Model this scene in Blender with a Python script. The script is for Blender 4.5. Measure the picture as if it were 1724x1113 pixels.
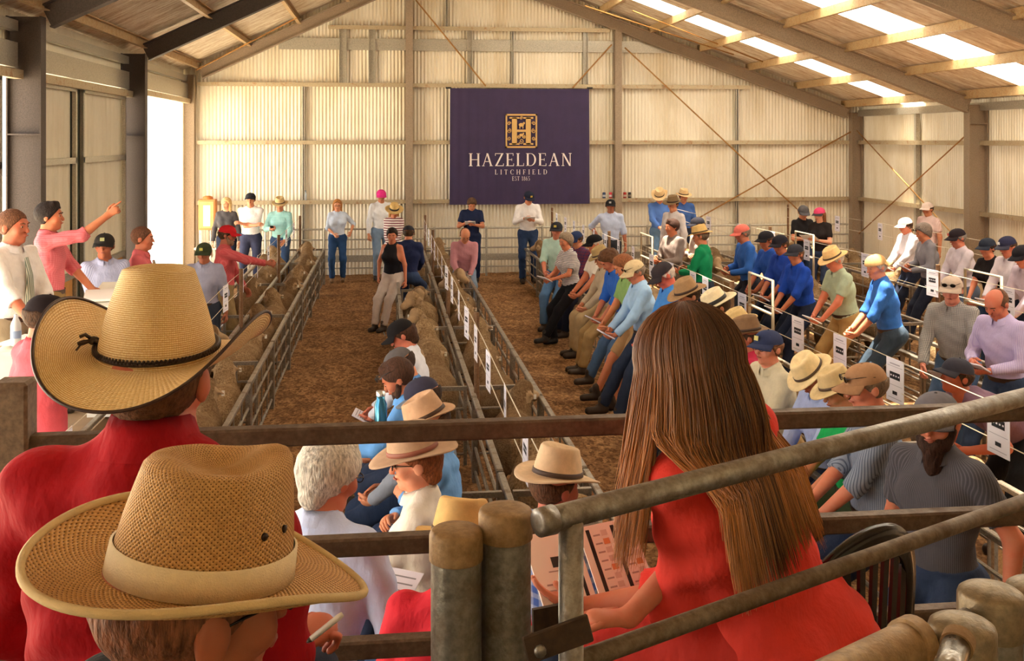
import bpy, math, random
import numpy as np
from mathutils import Vector, Matrix, Euler

for o in list(bpy.data.objects):
    bpy.data.objects.remove(o)
SC = bpy.context.scene
COL = SC.collection
R = math.radians
PI = math.pi

# ------------------------------------------------------------ camera, sky, sun
CAM_H = 2.9
YAW = R(6.88)
FPX = 1773.0
HOR = 235.0
cd = bpy.data.cameras.new('camera')
cam = bpy.data.objects.new('camera', cd)
COL.objects.link(cam)
cam.location = (0, 0, CAM_H)
cam.rotation_euler = (R(90), 0, -YAW)
cd.sensor_fit = 'HORIZONTAL'
cd.sensor_width = 36.0
cd.lens = 36.0 * FPX / 1724.0
cd.shift_y = -(556.5 - HOR) / 1724.0
cd.clip_start = 0.05
cd.clip_end = 500
SC.camera = cam

w = bpy.data.worlds.new('world')
SC.world = w
w.use_nodes = True
bg = w.node_tree.nodes['Background']
bg.inputs[0].default_value = (1.0, 0.97, 0.92, 1)
bg.inputs[1].default_value = 1.8

sl = bpy.data.lights.new('sun', 'SUN')
sl.energy = 22.0
sl.color = (1.0, 0.92, 0.78)
sl.angle = R(0.6)
sun = bpy.data.objects.new('sun', sl)
COL.objects.link(sun)
sun.rotation_euler = (0, R(-5.0), 0)
sun.location = (3, 10, 30)

SC.view_settings.view_transform = 'Standard'
SC.view_settings.look = 'None'
SC.view_settings.gamma = 1.0
SC.view_settings.use_curve_mapping = False
SC.view_settings.exposure = 1.2
SC.cycles.use_denoising = True
SC.cycles.max_bounces = 7
SC.cycles.diffuse_bounces = 5
SC.cycles.glossy_bounces = 3
SC.cycles.transmission_bounces = 4
SC.cycles.transparent_max_bounces = 8
SC.cycles.sample_clamp_indirect = 6.0
SC.cycles.use_adaptive_sampling = True
SC.cycles.adaptive_threshold = 0.02

CY, SY = math.cos(YAW), math.sin(YAW)


def ray(px, py):
    u = (px - 862.0) / FPX
    v = (HOR - py) / FPX
    return Vector((SY + u * CY, CY - u * SY, v))


def at_d(px, py, d):          # distance d along the view axis
    r = ray(px, py)
    return Vector((r.x * d, r.y * d, CAM_H + r.z * d))


def at_z(px, py, z):
    r = ray(px, py)
    return at_d(px, py, (z - CAM_H) / r.z)


def at_x(px, py, x):
    r = ray(px, py)
    return at_d(px, py, x / r.x)


def at_y(px, py, y):
    r = ray(px, py)
    return at_d(px, py, y / r.y)


# ------------------------------------------------------------ materials
def lin(c):
    if isinstance(c, str):
        c = c.lstrip('#')
        if len(c) == 3:
            c = ''.join(x * 2 for x in c)
        c = tuple(int(c[i:i + 2], 16) / 255.0 for i in (0, 2, 4))
    return tuple((x / 12.92 if x <= 0.04045 else ((x + 0.055) / 1.055) ** 2.4) for x in c)


MATS = {}


def _mix(nt, a, b, fac, blend='MIX'):
    n = nt.nodes.new('ShaderNodeMix')
    n.data_type = 'RGBA'
    n.blend_type = blend
    n.clamp_factor = True
    for sock, v in ((n.inputs['A'], a), (n.inputs['B'], b)):
        pass
    ia = [s for s in n.inputs if s.name == 'A' and s.type == 'RGBA'][0]
    ib = [s for s in n.inputs if s.name == 'B' and s.type == 'RGBA'][0]
    for s, v in ((ia, a), (ib, b)):
        if hasattr(v, 'is_output') or isinstance(v, bpy.types.NodeSocket):
            nt.links.new(v, s)
        else:
            s.default_value = (*v, 1)
    if isinstance(fac, bpy.types.NodeSocket):
        nt.links.new(fac, n.inputs[0])
    else:
        n.inputs[0].default_value = fac
    return [s for s in n.outputs if s.type == 'RGBA'][0]


def _ramp(nt, src, a, b):
    n = nt.nodes.new('ShaderNodeMapRange')
    nt.links.new(src, n.inputs[0])
    n.inputs[1].default_value = a
    n.inputs[2].default_value = b
    return n.outputs[0]


def _noise(nt, vec, scale, detail=3.0, rough=0.6):
    n = nt.nodes.new('ShaderNodeTexNoise')
    n.inputs['Scale'].default_value = scale
    n.inputs['Detail'].default_value = detail
    n.inputs['Roughness'].default_value = rough
    nt.links.new(vec, n.inputs['Vector'])
    return n.outputs[0]


def _map(nt, vec, scale=(1, 1, 1), rot=(0, 0, 0)):
    n = nt.nodes.new('ShaderNodeMapping')
    n.inputs['Scale'].default_value = scale
    n.inputs['Rotation'].default_value = rot
    nt.links.new(vec, n.inputs[0])
    return n.outputs[0]


def _wave(nt, vec, scale, axis='X', dist=0.0):
    n = nt.nodes.new('ShaderNodeTexWave')
    n.bands_direction = axis
    n.inputs['Scale'].default_value = scale
    n.inputs['Distortion'].default_value = dist
    nt.links.new(vec, n.inputs[0])
    return n.outputs[1]


def base_mat(name, rough=0.7, metal=0.0, coord='Object'):
    m = bpy.data.materials.new(name)
    m.use_nodes = True
    nt = m.node_tree
    b = nt.nodes['Principled BSDF']
    b.inputs['Roughness'].default_value = rough
    b.inputs['Metallic'].default_value = metal
    tc = nt.nodes.new('ShaderNodeTexCoord')
    return m, nt, b, tc.outputs[coord]


def _bump(nt, b, h, strength, dist=0.01):
    n = nt.nodes.new('ShaderNodeBump')
    n.inputs['Strength'].default_value = strength
    n.inputs['Distance'].default_value = dist
    nt.links.new(h, n.inputs['Height'])
    nt.links.new(n.outputs[0], b.inputs['Normal'])


def mat(col, rough=0.7, metal=0.0, var=0.12, scale=8.0, bump=0.0, bscale=60.0, bdist=0.005, col2=None, spec=None, key=''):
    k = ('plain', col, rough, metal, var, scale, bump, bscale, col2, key)
    if k in MATS:
        return MATS[k]
    c = lin(col)
    m, nt, b, v = base_mat('surface_' + str(len(MATS)), rough, metal)
    c2 = lin(col2) if col2 else tuple(x * (1 - var * 2) for x in c)
    if var > 0 or col2:
        n = _ramp(nt, _noise(nt, v, scale, 5), 0.35, 0.7)
        nt.links.new(_mix(nt, c, c2, n), b.inputs['Base Color'])
    else:
        b.inputs['Base Color'].default_value = (*c, 1)
    if bump:
        _bump(nt, b, _noise(nt, v, bscale, 4), bump, bdist)
    if spec is not None:
        b.inputs['Specular IOR Level'].default_value = spec
    MATS[k] = m
    return m


def cloth(col, pattern=None, col2='#ffffff', freq=1.0, rough=0.85):
    k = ('cloth', col, pattern, col2, freq)
    if k in MATS:
        return MATS[k]
    c = lin(col)
    d = lin(col2)
    m, nt, b, v = base_mat('cloth_' + str(len(MATS)), rough)
    b.inputs['Specular IOR Level'].default_value = 0.2
    n = _ramp(nt, _noise(nt, v, 14, 4), 0.3, 0.75)
    basec = _mix(nt, c, tuple(x * 0.84 for x in c), n)
    if pattern == 'stripe':       # vertical pinstripes
        sp = nt.nodes.new('ShaderNodeSeparateXYZ'); nt.links.new(v, sp.inputs[0])
        at = nt.nodes.new('ShaderNodeMath'); at.operation = 'ARCTAN2'
        nt.links.new(sp.outputs[0], at.inputs[0]); nt.links.new(sp.outputs[1], at.inputs[1])
        cx = nt.nodes.new('ShaderNodeCombineXYZ')
        ml = nt.nodes.new('ShaderNodeMath'); ml.operation = 'MULTIPLY'; ml.inputs[1].default_value = .17
        nt.links.new(at.outputs[0], ml.inputs[0]); nt.links.new(ml.outputs[0], cx.inputs[0])
        f = _ramp(nt, _wave(nt, cx.outputs[0], 12 * freq, 'X', 0), 0.62, 0.8)
        basec = _mix(nt, basec, d, f)
    elif pattern == 'hoop':       # horizontal bands
        f = _ramp(nt, _wave(nt, v, 6.5 * freq, 'Z', 0.25), 0.5, 0.6)
        basec = _mix(nt, basec, d, f)
    elif pattern == 'check':
        f1 = _ramp(nt, _wave(nt, v, 8 * freq, 'X', 0.6), 0.5, 0.75)
        f2 = _ramp(nt, _wave(nt, v, 8 * freq, 'Z', 0.6), 0.5, 0.75)
        mm = nt.nodes.new('ShaderNodeMath')
        mm.operation = 'ADD'
        nt.links.new(f1, mm.inputs[0])
        nt.links.new(f2, mm.inputs[1])
        m2 = nt.nodes.new('ShaderNodeMath')
        m2.operation = 'MULTIPLY'
        m2.inputs[1].default_value = 0.42
        nt.links.new(mm.outputs[0], m2.inputs[0])
        basec = _mix(nt, basec, d, m2.outputs[0])
    nt.links.new(basec, b.inputs['Base Color'])
    h = _noise(nt, _map(nt, v, (1, 1, 0.55)), 16, 4, 0.55)
    _bump(nt, b, h, 0.55, 0.02)
    MATS[k] = m
    return m


def skin(tone='#c98a68'):
    k = ('skin', tone)
    if k in MATS:
        return MATS[k]
    c = lin(tone)
    m, nt, b, v = base_mat('skin_' + str(len(MATS)), 0.55)
    n = _ramp(nt, _noise(nt, v, 18, 4), 0.35, 0.7)
    red = (min(1, c[0] * 1.02), c[1] * 0.78, c[2] * 0.72)
    nt.links.new(_mix(nt, c, red, n), b.inputs['Base Color'])
    b.inputs['Specular IOR Level'].default_value = 0.3
    _bump(nt, b, _noise(nt, v, 140, 3), 0.12, 0.003)
    MATS[k] = m
    return m


def hair_mat(col):
    k = ('hair', col)
    if k in MATS:
        return MATS[k]
    c = lin(col)
    m, nt, b, v = base_mat('hair_' + str(len(MATS)), 0.65)
    b.inputs['Specular IOR Level'].default_value = 0.2
    n = _ramp(nt, _noise(nt, _map(nt, v, (1, 1, 0.25)), 130, 3), 0.35, 0.68)
    nt.links.new(_mix(nt, tuple(min(1, x * 1.35) for x in c), tuple(x * 0.5 for x in c), n), b.inputs['Base Color'])
    _bump(nt, b, _noise(nt, _map(nt, v, (1, 1, 0.3)), 150, 3), 0.7, 0.01)
    MATS[k] = m
    return m


def flat(col, rough=0.6, metal=0.0):
    return mat(col, rough, metal, var=0.0)


def steel(col='#8d8275', rust='#5d3f28', rough=0.42, metal=0.75, amount=(0.5, 0.75)):
    k = ('steel', col, rust, rough, metal, amount)
    if k in MATS:
        return MATS[k]
    m, nt, b, v = base_mat('steel_' + str(len(MATS)), rough, metal)
    n1 = _ramp(nt, _noise(nt, v, 9, 6, 0.7), amount[0], amount[1])
    n2 = _ramp(nt, _noise(nt, v, 70, 3), 0.35, 0.7)
    c = lin(col)
    cc = _mix(nt, c, tuple(x * 0.6 for x in c), n2)
    nt.links.new(_mix(nt, cc, lin(rust), n1), b.inputs['Base Color'])
    r = nt.nodes.new('ShaderNodeMapRange')
    nt.links.new(n1, r.inputs[0])
    r.inputs[3].default_value = rough
    r.inputs[4].default_value = 0.75
    nt.links.new(r.outputs[0], b.inputs['Roughness'])
    _bump(nt, b, _noise(nt, v, 120, 3), 0.25, 0.004)
    MATS[k] = m
    return m


# ------------------------------------------------------------ mesh plumbing
class MB:
    """collects polygons with material slots, then links them as one mesh object"""

    def __init__(s):
        s.v, s.f, s.m, s.uv = [], [], [], None
        s.n = 0

    def add(s, verts, faces, mi=0):
        o = s.n
        s.v.extend([tuple(p) for p in verts])
        s.n += len(verts)
        s.f.extend([tuple(i + o for i in f) for f in faces])
        s.m.extend([mi] * len(faces))

    def box(s, lo, hi, mi=0, M=None, bev=0.0):
        x0, y0, z0 = lo
        x1, y1, z1 = hi
        if bev > 0:
            b = min(bev, (x1 - x0) * .45, (y1 - y0) * .45, (z1 - z0) * .45)
            vs, idx = [], {}
            for ix in (0, 1):
                for iy in (0, 1):
                    for iz in (0, 1):
                        X, Y, Z = (x0, x1)[ix], (y0, y1)[iy], (z0, z1)[iz]
                        sx, sy, sz = (1, -1)[ix], (1, -1)[iy], (1, -1)[iz]
                        for a in range(3):
                            p = [X + sx * b, Y + sy * b, Z + sz * b]
                            p[a] = (X, Y, Z)[a]
                            idx[(ix, iy, iz, a)] = len(vs)
                            vs.append(tuple(p))
            fs = []
            for a in range(3):
                o1, o2 = [q for q in range(3) if q != a]
                for side in (0, 1):
                    loop = []
                    for (p, q) in ((0, 0), (1, 0), (1, 1), (0, 1)):
                        k = [0, 0, 0]
                        k[a] = side; k[o1] = p; k[o2] = q
                        loop.append(idx[(*k, a)])
                    fs.append(tuple(loop))
            for a in range(3):
                o1, o2 = [q for q in range(3) if q != a]
                for p in (0, 1):
                    for q in (0, 1):
                        k0 = [0, 0, 0]; k1 = [0, 0, 0]
                        k0[o1] = p; k0[o2] = q; k1[o1] = p; k1[o2] = q
                        k1[a] = 1
                        fs.append((idx[(*k0, o1)], idx[(*k1, o1)], idx[(*k1, o2)], idx[(*k0, o2)]))
            for c in [(i, j, k) for i in (0, 1) for j in (0, 1) for k in (0, 1)]:
                fs.append((idx[(*c, 0)], idx[(*c, 1)], idx[(*c, 2)]))
        else:
            vs = [(x0, y0, z0), (x1, y0, z0), (x1, y1, z0), (x0, y1, z0), (x0, y0, z1), (x1, y0, z1), (x1, y1, z1), (x0, y1, z1)]
            fs = [(0, 3, 2, 1), (4, 5, 6, 7), (0, 1, 5, 4), (1, 2, 6, 5), (2, 3, 7, 6), (3, 0, 4, 7)]
        if M is not None:
            vs = [tuple(M @ Vector(p)) for p in vs]
        s.add(vs, fs, mi)

    def beam(s, a, b, w, h, mi=0, up=(0, 0, 1), bev=0.0):
        """box from a to b, w across, h along up"""
        a, b = Vector(a), Vector(b)
        d = b - a
        L = d.length
        d.normalize()
        u = Vector(up)
        x = d.cross(u)
        if x.length < 1e-4:
            x = d.cross(Vector((1, 0, 0)))
        x.normalize()
        u = x.cross(d)
        M = Matrix((x, d, u)).transposed().to_4x4()
        M.translation = a
        s.box((-w / 2, 0, -h / 2), (w / 2, L, h / 2), mi, M, bev)

    def tube(s, pts, rad, n=8, mi=0, cap=True, flatten=None):
        pts = [Vector(p) for p in pts]
        if not hasattr(rad, '__len__'):
            rad = [rad] * len(pts)
        vs, fs = [], []
        ref = None
        for i, p in enumerate(pts):
            d = (pts[min(i + 1, len(pts) - 1)] - pts[max(i - 1, 0)])
            if d.length < 1e-9:
                d = Vector((0, 0, 1))
            d.normalize()
            if ref is None:
                ref = Vector((0, 0, 1)) if abs(d.z) < 0.9 else Vector((1, 0, 0))
            x = ref - d * ref.dot(d)
            x.normalize()
            ref = x
            y = d.cross(x)
            for k in range(n):
                a = 2 * PI * k / n
                q = x * math.cos(a) + y * math.sin(a)
                vs.append(p + q * rad[i])
        for i in range(len(pts) - 1):
            for k in range(n):
                k2 = (k + 1) % n
                fs.append((i * n + k, i * n + k2, (i + 1) * n + k2, (i + 1) * n + k))
        if cap:
            fs.append(tuple(range(n - 1, -1, -1)))
            fs.append(tuple((len(pts) - 1) * n + k for k in range(n)))
        s.add(vs, fs, mi)

    def ell(s, c, r, mi=0, M=None, nu=10, nv=6):
        vs, fs = [], []
        c = Vector(c)
        for j in range(nv + 1):
            t = PI * j / nv
            for i in range(nu):
                a = 2 * PI * i / nu
                p = Vector((r[0] * math.sin(t) * math.cos(a), r[1] * math.sin(t) * math.sin(a), r[2] * math.cos(t)))
                if M is not None:
                    p = M @ p
                vs.append(c + p)
        for j in range(nv):
            for i in range(nu):
                i2 = (i + 1) % nu
                fs.append((j * nu + i, (j + 1) * nu + i, (j + 1) * nu + i2, j * nu + i2))
        s.add(vs, fs, mi)

    def lathe(s, prof, n=24, mi=0, M=None):
        vs, fs = [], []
        for (r, z) in prof:
            for k in range(n):
                a = 2 * PI * k / n
                p = Vector((r * math.cos(a), r * math.sin(a), z))
                if M is not None:
                    p = M @ p
                vs.append(p)
        for j in range(len(prof) - 1):
            for k in range(n):
                k2 = (k + 1) % n
                fs.append((j * n + k, j * n + k2, (j + 1) * n + k2, (j + 1) * n + k))
        s.add(vs, fs, mi)

    def build(s, name, mats, parent=None, smooth=False, auto=False):
        me = bpy.data.meshes.new(name)
        me.from_pydata(s.v, [], s.f)
        if not isinstance(mats, (list, tuple)):
            mats = [mats]
        for q in mats:
            me.materials.append(q)
        if len(mats) > 1:
            me.polygons.foreach_set('material_index', s.m)
        if smooth:
            me.polygons.foreach_set('use_smooth', [True] * len(me.polygons))
        if s.uv is not None:
            ul = me.uv_layers.new(name='uv')
            li = np.zeros(len(me.loops), dtype=np.int32)
            me.loops.foreach_get('vertex_index', li)
            ul.data.foreach_set('uv', np.asarray(s.uv, dtype=np.float32)[li].ravel())
        me.update()
        if auto:
            try:
                me.set_sharp_from_angle(angle=R(40))
            except Exception:
                pass
        return link(name, me, parent)


def link(name, data, parent=None):
    o = bpy.data.objects.new(name, data)
    COL.objects.link(o)
    if parent is not None:
        o.parent = parent
    return o


def thing(name, label, cat, loc=(0, 0, 0), rz=0.0, group=None):
    o = bpy.data.objects.new(name, None)
    COL.objects.link(o)
    o.location = loc
    o.rotation_euler = (0, 0, rz)
    o.empty_display_size = 0.1
    return tag(o, label, cat, group)


def tag(o, label, cat, group=None, kind=None):
    o['label'] = label
    o['category'] = cat
    if group:
        o['group'] = group
    if kind:
        o['kind'] = kind
    return o


def struct(o, label=None, cat=None):
    o['kind'] = 'structure'
    if label:
        o['label'] = label
    if cat:
        o['category'] = cat
    return o


def kids(o):
    return KIDS.get(o.name, [])


def dup(src, parts, loc, rz=0.0, label=None, group=None, scale=None):
    r = src.copy()
    COL.objects.link(r)
    r.location = loc
    r.rotation_euler = (0, 0, rz)
    if scale:
        r.scale = (scale, scale, scale) if not hasattr(scale, '__len__') else scale
    if label:
        r['label'] = label
    if group:
        r['group'] = group
    for p, subs in parts:
        c = p.copy()
        COL.objects.link(c)
        c.parent = r
        for q in subs:
            g = q.copy()
            COL.objects.link(g)
            g.parent = c
    return r


ORD = ['nearest', 'second', 'third', 'fourth', 'fifth', 'sixth', 'seventh', 'eighth', 'ninth', 'tenth', 'eleventh', 'twelfth',
       'thirteenth', 'fourteenth', 'fifteenth', 'sixteenth', 'seventeenth', 'eighteenth', 'nineteenth', 'twentieth', 'twenty-first', 'twenty-second', 'twenty-third', 'twenty-fourth', 'twenty-fifth']
# ------------------------------------------------------------ the shed
XL, XR, YE = -4.22, 10.72, 22.85      # wall planes
YN = -2.0
RIDGE_X = 1.34
M_chip = None


def chips():
    m, nt, b, v = base_mat('wood_chips', 0.95)
    vor = nt.nodes.new('ShaderNodeTexVoronoi')
    vor.inputs['Scale'].default_value = 34
    vv = _map(nt, v, (1, 0.55, 1))
    nt.links.new(vv, vor.inputs['Vector'])
    sep = nt.nodes.new('ShaderNodeSeparateColor')
    nt.links.new(vor.outputs['Color'], sep.inputs[0])
    c = _mix(nt, lin('#704d31'), lin('#b58a5e'), sep.outputs[0])
    n = _ramp(nt, _noise(nt, v, 2.6, 6, .7), 0.4, 0.8)
    c = _mix(nt, c, lin('#553722'), n)
    n2 = _ramp(nt, _noise(nt, v, 38, 4), 0.5, 0.72)
    c = _mix(nt, c, lin('#3c2513'), n2)
    nt.links.new(c, b.inputs['Base Color'])
    b.inputs['Specular IOR Level'].default_value = 0.1
    _bump(nt, b, sep.outputs[1], 0.8, 0.02)
    return m


def grid_mesh(name, nx, ny, fn, material, smooth=True):
    vs = [fn(i / nx, j / ny) for j in range(ny + 1) for i in range(nx + 1)]
    fs = [(j * (nx + 1) + i, j * (nx + 1) + i + 1, (j + 1) * (nx + 1) + i + 1, (j + 1) * (nx + 1) + i) for j in range(ny) for i in range(nx)]
    b = MB()
    b.add(vs, fs)
    return b.build(name, material, None, smooth)


rng = random.Random(4)
struct(grid_mesh('floor', 90, 150, lambda s, t: (XL + (XR - XL) * s, YN + (YE - YN) * t, 0.012 * math.sin(s * 61 + t * 23) * math.sin(t * 97) + rng.uniform(-.008, .008)), chips()))
gb = MB()
gb.box((-90, -60, -0.3), (90, 90, -0.06))
struct(gb.build('ground', mat('#d8ccb6', 0.95, scale=0.8)))


def corr_mat(name, base, dirt, metal=0.0, rough=0.45):
    m, nt, b, v = base_mat(name, rough, metal)
    n = _ramp(nt, _noise(nt, _map(nt, v, (1, 1, 0.2)), 2.2, 6, 0.65), 0.42, 0.8)
    nt.links.new(_mix(nt, lin(base), lin(dirt), n), b.inputs['Base Color'])
    return m


M_wall = corr_mat('cream_sheet', '#ebe2ce', '#d0bf9c', 0.1, 0.4)
M_panel = corr_mat('panel_sheet', '#e4dcc6', '#d2c7ab', 0.0, 0.6)
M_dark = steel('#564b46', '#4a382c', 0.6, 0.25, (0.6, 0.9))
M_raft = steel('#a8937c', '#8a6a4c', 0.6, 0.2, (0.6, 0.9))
M_girt = steel('#cbb998', '#a0622c', 0.45, 0.45, (0.55, 0.75))
M_galv = steel('#c9c2b2', '#b39a72', 0.38, 0.6, (0.6, 0.85))
M_purl = steel('#c8a97c', '#a8763f', 0.5, 0.2, (0.5, 0.8))


def roof_z(x, off=0.0):       # underside of the rafters
    if x < RIDGE_X:
        return 5.89 + 0.477 * (x + 0.24) + off
    return 5.945 - 0.362 * (x - 3.28) + off


# end wall: corrugated, cut to the gable
def end_wall():
    pitch, seg = 0.0762, 6
    n = int((XR - XL) / pitch * seg)
    vs, fs = [], []
    for i in range(n + 1):
        x = XL + (XR - XL) * i / n
        y = YE + 0.012 * math.sin(2 * PI * i / seg)
        vs.append((x, y, -0.05))
        vs.append((x, y, roof_z(x, 0.42)))
    for i in range(n):
        fs.append((2 * i, 2 * i + 2, 2 * i + 3, 2 * i + 1))
    b = MB()
    b.add(vs, fs)
    return b.build('wall_back', M_wall, None, True)


struct(end_wall())


def side_sheet(name, x, y0, y1, z0, z1, material, pitch=0.0762, amp=0.010):
    seg = 6
    n = max(2, int((y1 - y0) / pitch * seg))
    vs, fs = [], []
    for i in range(n + 1):
        y = y0 + (y1 - y0) * i / n
        xx = x + amp * math.sin(2 * PI * i / seg)
        vs += [(xx, y, z0), (xx, y, z1)]
    for i in range(n):
        fs.append((2 * i, 2 * i + 2, 2 * i + 3, 2 * i + 1))
    b = MB()
    b.add(vs, fs)
    return struct(b.build(name, material, None, True))


side_sheet('wall_right', XR, YN, YE, -0.05, roof_z(XR, 0.4), M_wall)
# unseen sheeting added behind the camera to keep daylight off the foreground
nb_ = MB(); nb_.box((XL, YN - .05, -.05), (XR, YN, 7.2)); struct(nb_.build('added_wall_front', M_panel))
side_sheet('added_wall_left_front', XL, YN, 0.5, -.05, roof_z(XL, .4), M_panel)  # added out of view, its length sets how much left daylight enters
# left wall: sliding door leaves between the columns, doorway open in the last bay
side_sheet('wall_left', XL, 17.75, YE, 3.72, roof_z(XL, 0.4), M_panel)
side_sheet('wall_left_upper', XL, 10.4, 17.75, 3.62, roof_z(XL, 0.4), M_panel)


def door_leaf(name, y0, y1, z0, z1):
    e = bpy.data.objects.new(name, None)
    COL.objects.link(e)
    struct(e)
    n = 60
    vs, fs = [], []
    for i in range(n + 1):
        y = y0 + (y1 - y0) * i / n
        x = XL + 0.05 + (0.012 if i % 6 in (0, 1) else 0.0)
        vs += [(x, y, z0), (x, y, z1)]
    for i in range(n):
        fs.append((2 * i, 2 * i + 2, 2 * i + 3, 2 * i + 1))
    b = MB(); b.add(vs, fs); b.build('door_sheet', M_panel, e)
    f = MB()
    for z in (z0 + .04, 1.1, 2.62, z1 - .04):
        f.beam((XL + .1, y0, z), (XL + .1, y1, z), .05, .08)
    for y in (y0 + .03, y1 - .03):
        f.beam((XL + .1, y, z0), (XL + .1, y, z1), .05, .07, up=(0, 1, 0))
    f.build('door_frame', M_galv, e)
    k = MB(); k.box((XL + .07, y0 + .1, z0 + .1), (XL + .09, y1 - .1, 1.06))
    k.build('kick_board', mat('#d69a50', 0.7, scale=3), e)
    return e


door_leaf('door_1', 12.75, 14.72, 0.0, 3.62)
door_leaf('door_2', 15.02, 17.40, 0.0, 3.62)
door_leaf('door_3', 10.3, 11.93, 0.0, 3.62)
t = MB(); t.beam((XL + .04, 14.87, 0), (XL + .04, 14.87, 3.62), .05, .44, up=(0, 1, 0))
struct(t.build('trim_1', mat('#3b4236', 0.7)))
# head beams over the doors
for i, (y0, y1, z, h) in enumerate(((12.5, 17.6, 3.85, .28), (17.7, 22.8, 3.92, .30), (9, 12.4, 3.85, .28))):
    t = MB(); t.beam((XL + .10, y0, z), (XL + .10, y1, z), .06, h); struct(t.build('trim_door_head', M_galv))
    t = MB(); t.beam((XL + .14, y0, z - .22), (XL + .14, y1, z - .22), .10, .10); struct(t.build('trim_door_track', M_girt))
t = MB(); t.beam((XL + .05, 22.35, 0), (XL + .05, 22.35, 3.75), .10, .12, up=(0, 1, 0)); struct(t.build('trim_door_jamb', mat('#f0e2c4', 0.6)))


def isec(mb, a, b, depth, width, up, tw=0.012, tf=0.018):
    """I-section from a to b: web depth along up"""
    a, b = Vector(a), Vector(b)
    u = Vector(up).normalized()
    mb.beam(a, b, tw, depth, up=u)
    mb.beam(a + u * depth / 2, b + u * depth / 2, width, tf, up=u)
    mb.beam(a - u * depth / 2, b - u * depth / 2, width, tf, up=u)


# columns of the portal frames
for y in (12.45, 17.62):
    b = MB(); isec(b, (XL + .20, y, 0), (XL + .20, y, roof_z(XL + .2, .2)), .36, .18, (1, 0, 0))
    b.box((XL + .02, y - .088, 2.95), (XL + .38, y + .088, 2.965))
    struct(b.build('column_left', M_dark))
for y in (17.75, 12.75):
    b = MB(); isec(b, (XR - .20, y, 0), (XR - .20, y, roof_z(XR - .2, .2)), .34, .18, (1, 0, 0))
    b.box((XR - .37, y - .088, 3.18), (XR - .03, y + .088, 3.195))
    struct(b.build('column_right', M_raft))
for x in (XL + .14, XR - .16):
    b = MB(); isec(b, (x, YE - .17, 0), (x, YE - .17, roof_z(x, .2)), .24, .18, (1, 0, 0)); struct(b.build('column_corner', M_raft))
for px in (689, 1040):
    p = at_y(px, 300, YE - .14)
    b = MB(); isec(b, (p.x, YE - .14, 0), (p.x, YE - .14, roof_z(p.x, .05)), .16, .15, (0, 1, 0)); struct(b.build('column_back', M_raft))

# rafters
for y in (YE - .17, 17.70, 12.70, 7.7, 2.6):
    for side in (0, 1):
        dpt = .26 if y < 22 else .22
        if side == 0:
            a, c = (XL + .38, y), (RIDGE_X, y)
        else:
            a, c = (XR - .36, y), (RIDGE_X, y)
        yo = .10 if side == 0 and 12 < y < 18 else 0
        A = Vector((a[0], y - yo, roof_z(a[0], dpt / 2))); Cc = Vector((c[0], y - yo, roof_z(c[0] - (0.001 if side == 0 else -0.001), dpt / 2)))
        dirv = (Cc - A).normalized()
        up = Vector((-dirv.z, 0, dirv.x))
        if up.z < 0:
            up = -up
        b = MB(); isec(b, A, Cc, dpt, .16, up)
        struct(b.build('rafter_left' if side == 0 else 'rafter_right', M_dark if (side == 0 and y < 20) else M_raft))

# purlins on the rafters
px_l = [XL + .35 + i * 1.02 for i in range(6)]
px_r = [XR - .45 - i * 1.12 for i in range(9)]
for x in px_l + px_r:
    z = roof_z(x, .29)
    b = MB()
    b.beam((x, 0.5, z), (x, YE - .05, z), .012, .15)
    b.beam((x + .03, 0.5, z - .07), (x + .03, YE - .05, z - .07), .07, .012)
    b.beam((x + .03, 0.5, z + .07), (x + .03, YE - .05, z + .07), .07, .012)
    struct(b.build('purlin', M_purl))

# roof sheets with clear strips
m, nt, b_, v_ = base_mat('foil_roof', 0.32, 0.6)
n_ = _ramp(nt, _noise(nt, _map(nt, v_, (0.5, 3.0, 1)), 3.5, 6, 0.7), 0.38, 0.72)
nt.links.new(_mix(nt, lin('#fff6e6'), lin('#c2a078'), n_), b_.inputs['Base Color'])
_bump(nt, b_, _noise(nt, _map(nt, v_, (0.6, 4.0, 1)), 5, 5), 0.6, 0.04)
M_foil = m
m = bpy.data.materials.new('clear_sheet')
m.use_nodes = True
nt = m.node_tree
nt.nodes.remove(nt.nodes['Principled BSDF'])
tr = nt.nodes.new('ShaderNodeBsdfTransparent'); tr.inputs[0].default_value = (1, .97, .9, 1)
tl = nt.nodes.new('ShaderNodeBsdfTranslucent'); tl.inputs[0].default_value = (1, .95, .85, 1)
mx = nt.nodes.new('ShaderNodeMixShader'); mx.inputs[0].default_value = 0.5
nt.links.new(tr.outputs[0], mx.inputs[1]); nt.links.new(tl.outputs[0], mx.inputs[2])
nt.links.new(mx.outputs[0], nt.nodes['Material Output'].inputs[0])
M_clear = m


def sheet(name, x0, x1, y0, y1, material, amp=0.010):
    pitch, seg = 0.0762, 6
    n = max(4, int((y1 - y0) / pitch * seg))
    vs, fs = [], []
    for i in range(n + 1):
        y = y0 + (y1 - y0) * i / n
        dz = amp * math.sin(2 * PI * i / seg)
        vs += [(x0, y, roof_z(x0 + (1e-4 if x0 >= RIDGE_X else 0), .385) + dz), (x1, y, roof_z(x1 - (1e-4 if x1 <= RIDGE_X else 0), .385) + dz)]
    for i in range(n):
        fs.append((2 * i, 2 * i + 2, 2 * i + 3, 2 * i + 1))
    b = MB()
    b.add(vs, fs)
    return struct(b.build(name, material, None, True))


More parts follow.
